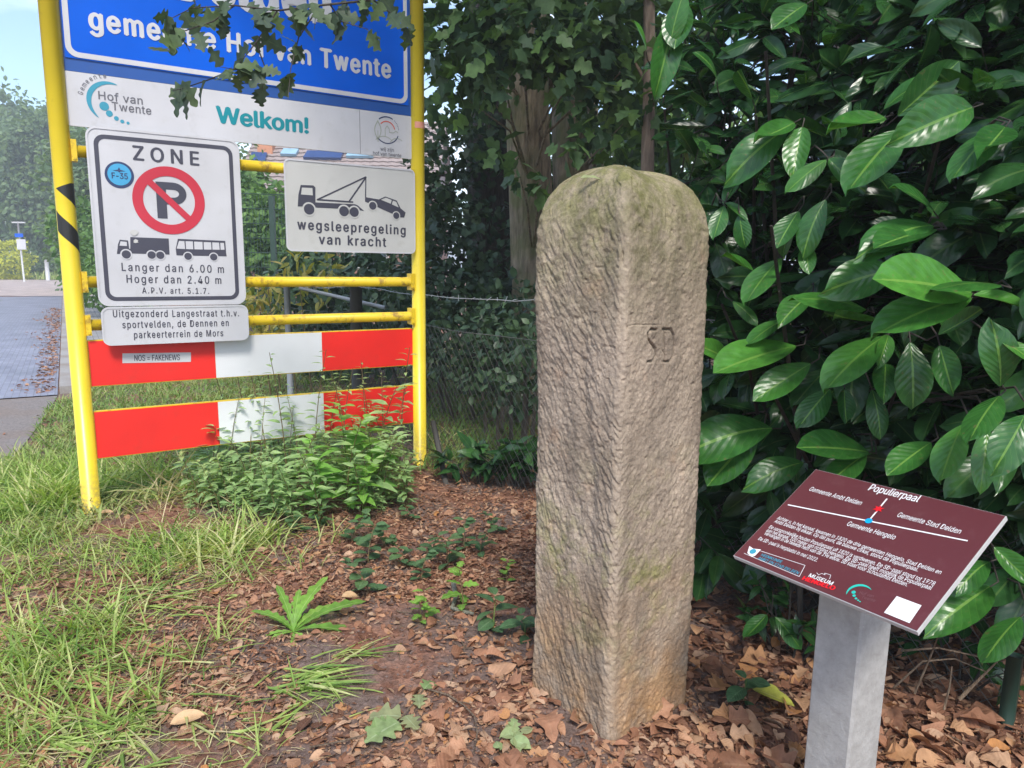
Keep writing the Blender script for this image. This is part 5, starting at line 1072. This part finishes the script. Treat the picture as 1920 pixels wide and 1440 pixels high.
# larger curled brown leaves by the panel post and near the stone
XY = np.concatenate([pix_ground(330, 1290, 2060, 1130, 1640), pix_ground(70, 780, 1290, 1130, 1600)]); n = len(XY); PZ = gp(XY); PZ[:, 2] += .012+RG.random(n)*.02
T_CURL = [strip_leaf(wf_oval(.33), 11, .75, .45, 2, 2.), strip_leaf(wf_lobed(.42, 2.6, .45), 18, .55, .5, 1), strip_leaf(wf_oval(.38, .45), 11, -.5, .4, 2, -2.), strip_leaf(wf_lobed(.45, 2.1, .5), 18, .8, .3, 1), strip_leaf(wf_oval(.3), 11, 1.0, .7, 2, 1.)]
a = RG.random(n)*2*PI; f = np.stack([np.cos(a), np.sin(a), RG.normal(size=n)*.3], 1); nn = np.stack([RG.normal(size=n)*.4, RG.normal(size=n)*.4-.15, np.ones(n)], 1)
tag(batch('fallen_leaves', T_CURL, PZ, rots(f, nn), .045+.06*RG.random(n)**1.6, np.where(np.arange(n) < 330, np.where(RG.random(n) < .55, .85+.15*RG.random(n), .15+.35*RG.random(n)), .2+.5*RG.random(n)), M['litter'], None, .9+.4*RG.random(n)), kind='stuff')
# crumbs of bark and twigs
mb = MB()
for x, y in pix_ground(900, -50, 2000, 860, 1600):
    a = RG.random()*PI; l = RG.uniform(.015, .09); z = hz(x, y)+.008; d = np.array([math.cos(a)*l, math.sin(a)*l, RG.normal()*.008]); p = np.array([x, y, z]); mb.tube([p-d/2, p+RG.normal(size=3)*.003, p+d/2], [.0016, .002, .001], 5)
tag(mb.build('twig_crumbs', M['twig'], None), kind='stuff')
mb = MB()
for x, y in np.concatenate([pix_ground(260, 560, 900, 1170, 1330), pix_ground(260, 100, 700, 1300, 1560), pix_ground(260, 980, 1140, 1310, 1440), pix_ground(160, 350, 600, 1130, 1260)]):
    r = RG.uniform(.0025, .008); p = np.array([x, y, hz(x, y)+r*.4]); v = [p+q*r*RG.uniform(.7, 1.2) for q in (np.array([1, 0, 0]), np.array([0, 1, 0]), np.array([-1, 0, 0]), np.array([0, -1, 0]), np.array([0, 0, .9]), np.array([0, 0, -.8]))]
    mb.add(v, [(0, 1, 4), (1, 2, 4), (2, 3, 4), (3, 0, 4), (1, 0, 5), (2, 1, 5), (3, 2, 5), (0, 3, 5)])
M['crumb'] = paint('soil_crumb', (.16, .11, .092), .95, .4, (.3, .22, .18), 40, 0); tag(mb.build('soil_crumbs', M['crumb'], None), kind='stuff')

# lawn behind and beside the sign
def in_lawn(n):
    out = []
    while len(out) < n:
        x, y = RG.uniform(-9, -.2), RG.uniform(3.2, 13)
        rel = np.array([x, y])-A; side = rel@nk; along = rel@dk
        if side > -.22 and along > -.3: continue
        if along <= -.3:
            qx, qy = px_of((x, y, 0)); lim = 108-(qy-744)*.78+42*(vn(qy*.03, 2.2, 5)-.35)
            if qx < lim: continue
        if along > 1.5 and -1.95 < side: continue
        if y < 4.6 and x > -1.9-(4.6-y)*.3: continue
        if x > -1.0-.25*(y-5) and RG.random() < .8: continue
        if RG.random() > (1 if y < 7 else .75): continue
        out.append((x, y))
    return np.array(out)
XY = in_lawn(34000); n = len(XY); cl_ = fbm(XY[:, 0]*2.5, XY[:, 1]*2.5, 44, 3)
tag(grass('lawn_grass', gp(XY), (.04+.07*RG.random(n))*(.6+.9*cl_), .8, M['lawn'], np.clip(cl_+.25*RG.normal(size=n), 0, 1), np.full(n, 1.1), tm=T_SHORT), kind='stuff')
TUFT = [(105, 945, .16, .30, 520), (60, 905, .2, .22, 320), (30, 960, .2, .2, 320), (140, 900, .15, .25, 260), (20, 870, .2, .16, 200), (200, 925, .12, .24, 160), (250, 890, .2, .24, 220), (330, 900, .2, .28, 240), (400, 920, .2, .26, 200), (60, 1010, .22, .14, 260), (150, 1040, .2, .13, 200), (20, 1080, .2, .15, 220), (230, 1050, .2, .12, 150), (330, 1020, .18, .22, 210), (400, 1030, .16, .24, 200), (470, 1010, .14, .24, 150), (300, 1060, .15, .15, 120), (440, 1070, .14, .18, 70),
        (150, 1200, .15, .2, 230), (90, 1230, .13, .19, 190), (210, 1180, .13, .22, 150), (60, 1290, .15, .17, 210), (150, 1310, .12, .15, 110), (225, 1350, .06, .19, 80), (20, 1200, .14, .18, 150), (260, 1240, .12, .16, 80), (20, 1370, .13, .17, 150), (110, 1400, .1, .15, 70), (350, 1230, .07, .14, 50), (420, 1190, .06, .16, 40), (280, 1300, .05, .16, 50), (120, 1130, .16, .13, 110), (560, 1300, .05, .12, 22), (610, 1330, .03, .14, 12), (480, 1400, .08, .12, 26), (160, 1440, .1, .14, 60), (-30, 1300, .15, .18, 150), (-40, 1420, .15, .18, 130), (560, 1050, .1, .14, 26), (620, 1000, .1, .14, 24)]
P, S_, R_ = [], [], []
for x, y, r, l, n in TUFT:
    n = int(n*(.42 if y > 1100 else .8)); r = r*1.15; c = G(x, y); q = RG.normal(size=(n, 2))*r*.5+c[:2]; P.append(gp(q)); S_.append(l*(.45+.75*RG.random(n))); R_.append(np.clip(.55+.14*RG.normal()+.24*RG.normal(size=n), 0, 1))
P = np.concatenate(P); S_ = np.concatenate(S_); R_ = np.concatenate(R_); tag(grass('tall_grass', P, S_, 1.0, M['grass'], R_, np.clip(.11/S_**.6*.55, .6, 1.7)*(.65+.85*RG.random(len(S_)))), kind='stuff')
XV = np.column_stack([RG.uniform(-48, -20, 5000), RG.uniform(50.5, 56, 5000)]); XV = XV[(XV[:, 0]/XV[:, 1] > -.72)]; nV = len(XV)
tag(grass('verge_tall_grass', np.column_stack([XV, np.zeros(nV)]), .35+.5*RG.random(nV), .5, M['grass'], .5+.5*RG.random(nV), np.full(nV, 1.6)), kind='stuff')
# flattened cut grass and dry straw
P, L_, R_ = [], [], []
for x, y, r, n in ((565, 1275, .11, 60), (150, 1380, .12, 30), (640, 1230, .08, 14), (270, 1120, .25, 50), (430, 1330, .25, 20), (100, 1260, .2, 50)):
    c = G(x, y); q = RG.normal(size=(n, 2))*r*[.55, .35]+c[:2]; P.append(gp(q)+[0, 0, .012])
P = np.concatenate(P); n = len(P); a = RG.normal(size=n)*.5+.25; f = np.stack([np.cos(a), np.sin(a)*1.0, .08+.1*RG.random(n)], 1)
tag(batch('cut_grass', T_BLADE[:1]+T_BLADE[3:], P, rots(f, np.tile([0, 0, 1.], (n, 1))+unit(n)*.4), .09+.14*RG.random(n), RG.random(n)*.9, M['grass'], None, np.full(n, .8)), kind='stuff')
P, S_ = [], []
for x, y, r, n, l in ((335, 925, .14, 46, .42), (380, 935, .16, 36, .4), (290, 960, .15, 26, .25), (140, 1000, .2, 40, .16), (250, 1000, .25, 50, .16), (450, 980, .2, 30, .3), (120, 1050, .25, 60, .14), (400, 1090, .3, 50, .14), (300, 1390, .3, 30, .1), (820, 850, .2, 30, .3)):
    c = G(x, y); q = RG.normal(size=(n, 2))*r*.5+c[:2]; P.append(gp(q)); S_.append(l*(.5+.6*RG.random(n)))
P = np.concatenate(P); S_ = np.concatenate(S_); n = len(P); tag(grass('dry_grass', P, S_, 1.3, M['straw'], RG.random(n), np.full(n, .42)), kind='stuff')
XY = pix_ground(3800, 790, 1010, 690, 880); n = len(XY); tag(grass('shade_grass', gp(XY), .06+.12*RG.random(n), .9, M['lawn'], RG.random(n)*.5, np.full(n, .8)), kind='stuff')

XY = pix_ground(1000, -80, 480, 1000, 1520, lambda x, y: min(1, .25+.75*vn(x*.02, y*.03, 66))*(1 if x < 300 else .35)); n = len(XY); a = RG.random(n)*2*PI
tag(batch('matted_grass', T_BLADE, gp(XY)+[0, 0, .008], rots(np.stack([np.cos(a), np.sin(a), .05+.3*RG.random(n)], 1), np.tile([0, 0, 1.], (n, 1))+unit(n)*.5), .05+.12*RG.random(n), np.clip(.6+.3*RG.normal(size=n), 0, 1), M['grass'], None, .4+.8*RG.random(n)), kind='stuff')
XY = pix_ground(1300, -80, 640, 930, 1520, lambda x, y: 1 if x < 420 else .3); n = len(XY); a = RG.random(n)*2*PI
tag(batch('dead_straw', T_BLADE, gp(XY)+[0, 0, .01], rots(np.stack([np.cos(a), np.sin(a), .02+.25*RG.random(n)**2], 1), np.tile([0, 0, 1.], (n, 1))+unit(n)*.4), .04+.12*RG.random(n), RG.random(n), M['straw'], None, .25+.4*RG.random(n)), kind='stuff')
# ================================================================== single weeds and seedlings
def weed_proto(name, h_, npairs, leafl, mt, stem, tmpl, label, cat, group, wid=1.0, droop=.25, bend=.15):
    t = thing(name, (0, 0, 0), label, cat, group); mb = MB(); P, F, Nn, S_, R_ = [], [], [], [], []
    a0 = RG.random()*6; pts = [np.array([math.cos(a0)*bend*h_*(k/6)**2, math.sin(a0)*bend*h_*(k/6)**2, h_*k/6]) for k in range(7)]; mb.tube([pts[0]-[0, 0, .02]]+pts, [.0035]+list(np.linspace(.0032, .0012, 7)), 5)
    def pos(s): x = s*6; k = min(5, int(x)); return pts[k]*(1-x+k)+pts[k+1]*(x-k)
    for j in range(npairs):
        s = .12+.86*(j/(npairs-1))**.9; a = j*2.4+RG.random()*.5
        for sg in ((0, PI) if j % 2 == 0 else (0,)):
            d = np.array([math.cos(a+sg), math.sin(a+sg), .5-droop*RG.random()*2*(1-s*.6)]); q = pos(s); P.append(q+d*.006); F.append(d); Nn.append(np.array([0, 0, 1])+RG.normal(size=3)*.25); S_.append(leafl*(1.05-.6*abs(s-.45))*RG.uniform(.75, 1.15)); R_.append(np.clip(.2+.6*s+.2*RG.normal(), 0, 1))
    mb.build('stem', stem, t); batch('foliage', tmpl, P, rots(np.array(F), np.array(Nn)), S_, R_, mt, t, np.full(len(P), wid)); return t
used = set()
def place(proto, px, py, sc=1., label=None, Y=None):
    q = G(px, py); z = hz(q[0], q[1]); loc = (q[0], q[1], z); rz = RG.random()*2*PI
    if proto.name not in used:
        used.add(proto.name); proto.matrix_world = Matrix.Translation(Vector(loc)) @ Matrix.Rotation(rz, 4, 'Z') @ Matrix.Diagonal((sc, sc, sc, 1)); o_ = proto
        if label: o_['label'] = label
        return o_
    return dup(proto, loc, rz, sc, label=label)
LBK = 'leafy green weed with narrow leaves growing under the striped boards'
protos = [weed_proto('knotweed_plant', h_, npr, ll, M['weed'], M['stemred'], T_LANCE, LBK, 'weed', 'narrow-leaved weeds under the sign', wd, .3, bd_) for h_, npr, ll, wd, bd_ in ((.34, 16, .095, 1.15, .3), (.42, 19, .088, 1.0, .25), (.27, 14, .09, 1.3, .4), (.62, 20, .06, .9, .15))]
for k in range(150):
    px = RG.uniform(390, 765) if k % 6 else RG.uniform(330, 480); py = RG.uniform(885, 985)-.1*abs(px-540)
    place(protos[k % 3], px, py, RG.choice([.5, .75, .95, 1.2, 1.55], p=[.25, .25, .25, .15, .1])*RG.uniform(.85, 1.15)*(1 if 480 < px < 730 else .8))
for px, py in ((430, 905), (470, 900), (505, 895), (540, 905), (590, 890), (640, 895), (690, 890), (720, 885), (750, 880), (470, 880), (445, 890), (520, 880), (565, 900), (615, 880), (660, 900), (700, 880), (735, 895), (490, 915)): place(protos[3], px, py+18, RG.uniform(1.05, 1.5))
pr = weed_proto('goosefoot_plant', .4, 13, .105, M['goose'], M['stemgreen'], [strip_leaf(wf_tri(.42), 9, .15, .2), strip_leaf(wf_tri(.38), 9, .3, .35)], 'x', 'weed', 'broad-leaved weeds under the sign', 1., .3, .1)
for px, py, sc, lab in ((655, 955, 1.6, 'tallest bright broad-leaved weed in front of the lower red and white stripe'), (705, 950, 1.35, 'bright broad-leaved weed with toothed leaves nearest the right yellow post'), (600, 965, 1.2, 'bright broad-leaved weed to the left in the clump under the white stripe'), (680, 975, .9, 'short broad-leaved weed at the front edge of the clump')): place(pr, px, py, sc, lab)
pr = weed_proto('bramble_sprig', .17, 7, .085, M['bramble'], M['stemred'], [strip_leaf(wf_oval(.3), 8, .2, .25, 2), strip_leaf(wf_oval(.33), 8, .1, .3, 2)], 'bramble sprig with grey-green ribbed leaves in the leaf litter', 'bramble', 'bramble sprigs in the leaf litter', 1.05, .35, .5)
for px, py, sc in ((660, 1010, .9), (690, 1050, 1.), (720, 1020, .8), (690, 1110, .95), (760, 1060, .8), (810, 1040, .8), (840, 1060, 1.0), (870, 1030, .8), (900, 1040, .8), (790, 1090, .7), (930, 1000, .7), (770, 970, .7), (560, 990, .8), (600, 985, .8)): place(pr, px, py, sc)
pr2 = weed_proto('bramble_sprig', .14, 5, .11, M['bramble'], M['stemgreen'], [strip_leaf(wf_oval(.33), 8, .2, .25, 2)], 'x', 'bramble', 'bramble sprigs in the leaf litter', 1.0, .4, .3)
for px, py, sc, lab in ((925, 1180, .95, 'single bramble sprig with broad ribbed leaves close to the left foot of the stone'), (985, 1190, .75, 'small bramble sprig in shade against the left edge of the stone'), (1395, 1300, .75, 'small green sprig beside the yellow fallen leaf between stone and panel')): place(pr2, px, py, sc, lab)
pr = weed_proto('oak_seedling', .17, 5, .08, M['dandelion'], M['stemred'], [strip_leaf(wf_lobed(.36, 3, .5), 12, .15, .3)], 'x', 'seedling', 'oak seedlings', 1., .2, .1)
for px, py, sc, lab in ((868, 1140, 1.05, 'bright oak seedling on a thin stem above the lichen-covered twig'), (795, 1160, .8, 'bright oak seedling left of the lichen-covered twig'), (790, 1165, .6, 'tiny oak seedling on bare soil'), (950, 1090, .6, 'small oak seedling near the left edge of the stone')): place(pr, px, py, sc, lab)
# dandelion rosette
c = G(550, 1178); dn = thing('dandelion_plant', (c[0], c[1], hz(c[0], c[1])), 'bright green dandelion rosette with long jagged leaves', 'dandelion'); P, F, Nn, S_ = [], [], [], []
for a, el, l in ((.05, .5, .24), (.5, .75, .27), (2.9, 1.6, .15), (2.2, 2.2, .19), (1.7, 1.7, .17), (1.2, 3.0, .2), (-2.6, .35, .12), (-1.3, .3, .10), (-.6, .2, .12), (3.4, .5, .11), (2.6, .7, .14), (.9, 1.2, .16)):
    P.append(np.array([c[0], c[1], hz(c[0], c[1])+.01])); F.append(np.array([math.cos(a), math.sin(a), el])); Nn.append(np.array([-math.cos(a)*el, -math.sin(a)*el-.2, 1.])); S_.append(l)
batch('leaf_rosette', [strip_leaf(wf_jag(.125, 5.3), 30, .5, .75, 1), strip_leaf(wf_jag(.14, 7.3), 32, .3, .5, 1), strip_leaf(wf_jag(.17, 6.1), 32, .6, .9, 1)], P, rots(np.array(F), np.array(Nn)), S_, np.linspace(.1, .95, len(P)), M['dandelion'], dn)
# fallen sprigs, twigs, single leaves
def lying(name, px, py, ang, l, mt, tm, label, cat, tilt=.15, wid=1., lift=.02):
    q = G(px, py); p = np.array([[q[0], q[1], hz(q[0], q[1])+lift]]); f = np.array([[math.cos(ang), math.sin(ang), tilt]]); nn = np.array([[.1, -.25, 1.]])
    return tag(batch(name, tm, p, rots(f, nn), [l], [.5], mt, None, np.array([wid])), label, cat)
lying('fallen_leaf', 1410, 1300, -.75, .14, M['yellowleaf'], [strip_leaf(wf_oval(.19), 10, .4, .15, 2)], 'long yellow-green fallen leaf on the litter right of the stone', 'leaf', lift=.05)
lying('fallen_leaf', 1425, 1298, -.2, .06, M['yellowleaf'], [strip_leaf(wf_oval(.25), 8, .4, .15, 2)], 'short yellow fallen leaf tucked behind the long yellow-green one', 'leaf', lift=.05)
lying('fallen_leaf', 318, 1358, .4, .1, M['tanleaf'], [strip_leaf(wf_oval(.26), 8, .5, .1, 2)], 'pale tan fallen leaf on bare soil among the grass tufts', 'leaf')
lying('fallen_leaf', 185, 970, .1, .08, M['tanleaf'], [strip_leaf(wf_oval(.22), 8, .5, .1, 2)], 'pale tan leaf at the foot of the left yellow post', 'leaf')
lying('fallen_leaf', 640, 1120, .2, .07, M['tanleaf'], [strip_leaf(wf_oval(.3), 8, .5, .3, 2)], 'tan leaf beside the tip of the dandelion', 'leaf')
c = G(760, 1330); sp = thing('oak_sprig', (c[0], c[1], hz(c[0], c[1])), 'torn oak sprig with pale green leaves lying on the litter', 'sprig'); z = hz(c[0], c[1]); P, F, Nn, S_ = [], [], [], []
mb = MB(); tw = [np.array([*G(x, y)[:2], z+.018]) for x, y in ((800, 1290), (775, 1325), (750, 1355), (742, 1370))]; mb.tube(tw, [.003, .003, .0024, .0018], 6); mb.build('twig', M['twig'], sp)
for (x, y), a, l in (((748, 1362), -2.3, .125), ((752, 1352), 3.0, .11), ((760, 1350), -1.0, .09), ((785, 1310), -1.4, .07), ((795, 1300), 1.2, .07), ((745, 1365), 3.6, .1)):
    q = G(x, y); P.append([q[0], q[1], z+.022]); F.append([math.cos(a), math.sin(a), .08]); Nn.append([.1, -.2, 1.]); S_.append(l)
M['paleoak'] = leafmat('pale_oak_leaf_underside', [(.19, .28, .11), (.3, .38, .18), (.26, .28, .14)], .6, .25, .25, vein=.5, nvein=6, vc=(.42, .5, .3)); batch('foliage', T_OAK, P, rots(np.array(F, float), np.array(Nn, float)), S_, RG.random(len(P)), M['paleoak'], sp)
c = G(960, 1395); sp = thing('leaf_sprig', (c[0], c[1], hz(c[0], c[1])), 'wilted grey-green leaf cluster lying in front of the stone', 'sprig'); P, F, Nn, S_ = [], [], [], []
for k in range(9): a = RG.random()*2*PI; P.append([c[0]+RG.normal()*.02, c[1]+RG.normal()*.015, hz(c[0], c[1])+.015+.01*RG.random()]); F.append([math.cos(a), math.sin(a), .25]); Nn.append([RG.normal()*.4, -.3, 1.]); S_.append(RG.uniform(.04, .075))
batch('foliage', T_DEAD[:3], P, rots(np.array(F, float), np.array(Nn, float)), S_, RG.random(9), M['paleoak'], sp)
def twig(name, pix, r, mt, label, lift=.02):
    pts = [np.array([*G(x, y)[:2], 0]) for x, y in pix]; pts = [p+[0, 0, hz(p[0], p[1])+lift+RG.normal()*.003] for p in pts]; mb = MB(); mb.tube(pts, r if isinstance(r, list) else list(np.linspace(r, r*.6, len(pts))), 8); return tag(mb.build(name, mt, None, True), label, 'twig')
twig('fallen_twig', [(800, 1298), (840, 1310), (870, 1330), (890, 1360), (895, 1390), (888, 1425)], .0035, M['twig'], 'long thin twig curving through the leaves left of the stone')
twig('fallen_twig', [(580, 1395), (640, 1390), (690, 1380), (735, 1375)], .003, M['twig'], 'straight pale twig pointing at the torn oak sprig')
twig('lichen_twig', [(850, 1100), (855, 1125), (848, 1148), (862, 1152), (888, 1155)], .011, M['lichen'], 'short thick twig covered in pale lichen beside the oak seedling')
twig('fallen_twig', [(830, 1030), (900, 1010), (960, 985), (1000, 960)], .0022, M['twig'], 'fine straight twig across the reddish litter below the leaning stake')
for k, (pix, lab) in enumerate((([(1675, 1290), (1730, 1240), (1790, 1235), (1850, 1260)], 'arched bare twig right of the panel post, the highest one'), ([(1690, 1220), (1760, 1215), (1830, 1230), (1880, 1240)], 'bare twig lying almost level below the hedge right of the post'), ([(1715, 1300), (1745, 1230), (1760, 1190)], 'upright bare twig close to the right side of the post'), ([(1800, 1310), (1840, 1270), (1875, 1235)], 'thick pale twig slanting up toward the green fence post'), ([(1770, 1330), (1780, 1290), (1785, 1250)], 'thin brown twig standing in the big dead leaves'))):
    pts = [at(x, y, 2.0+.06*math.sin(i+k)) for i, (x, y) in enumerate(pix)]; mb = MB(); mb.tube(pts, list(np.linspace(.006 if k == 3 else .0035, .002, len(pts))), 6); tag(mb.build('bare_twig', M['twig'], None, True), lab, 'twig')
# pale curled leaf on top of the stone
p = at(1088, 338, 2.08); tag(batch('fallen_leaf', [strip_leaf(wf_lobed(.16, 2, .5), 9, .6, .3)], p[None]+[0, 0, .006], rots(np.array([[.8, -.2, .15]]), np.array([[-.3, -.6, .8]])), [.055], [.9], M['paleoak'], None), 'pale curled leaf resting on top of the boundary stone', 'leaf')

# ================================================================== thin added volume that stands in for the lens veil
hm = bpy.data.materials.new('pale_veil_haze'); hm.use_nodes = True; t_ = hm.node_tree; t_.nodes.clear(); oo = t_.nodes.new('ShaderNodeOutputMaterial'); pv = t_.nodes.new('ShaderNodeVolumePrincipled')
pv.inputs['Color'].default_value = (.93, .96, 1, 1); pv.inputs['Density'].default_value = .0042; pv.inputs['Anisotropy'].default_value = .2; t_.links.new(pv.outputs[0], oo.inputs['Volume'])
mb = MB(); mb.box((-700, -700, -1.2), (1400, 0, 0), (0, 1400, 0), (0, 0, 16.2)); tag(mb.build('veil_haze', hm), kind='stuff')
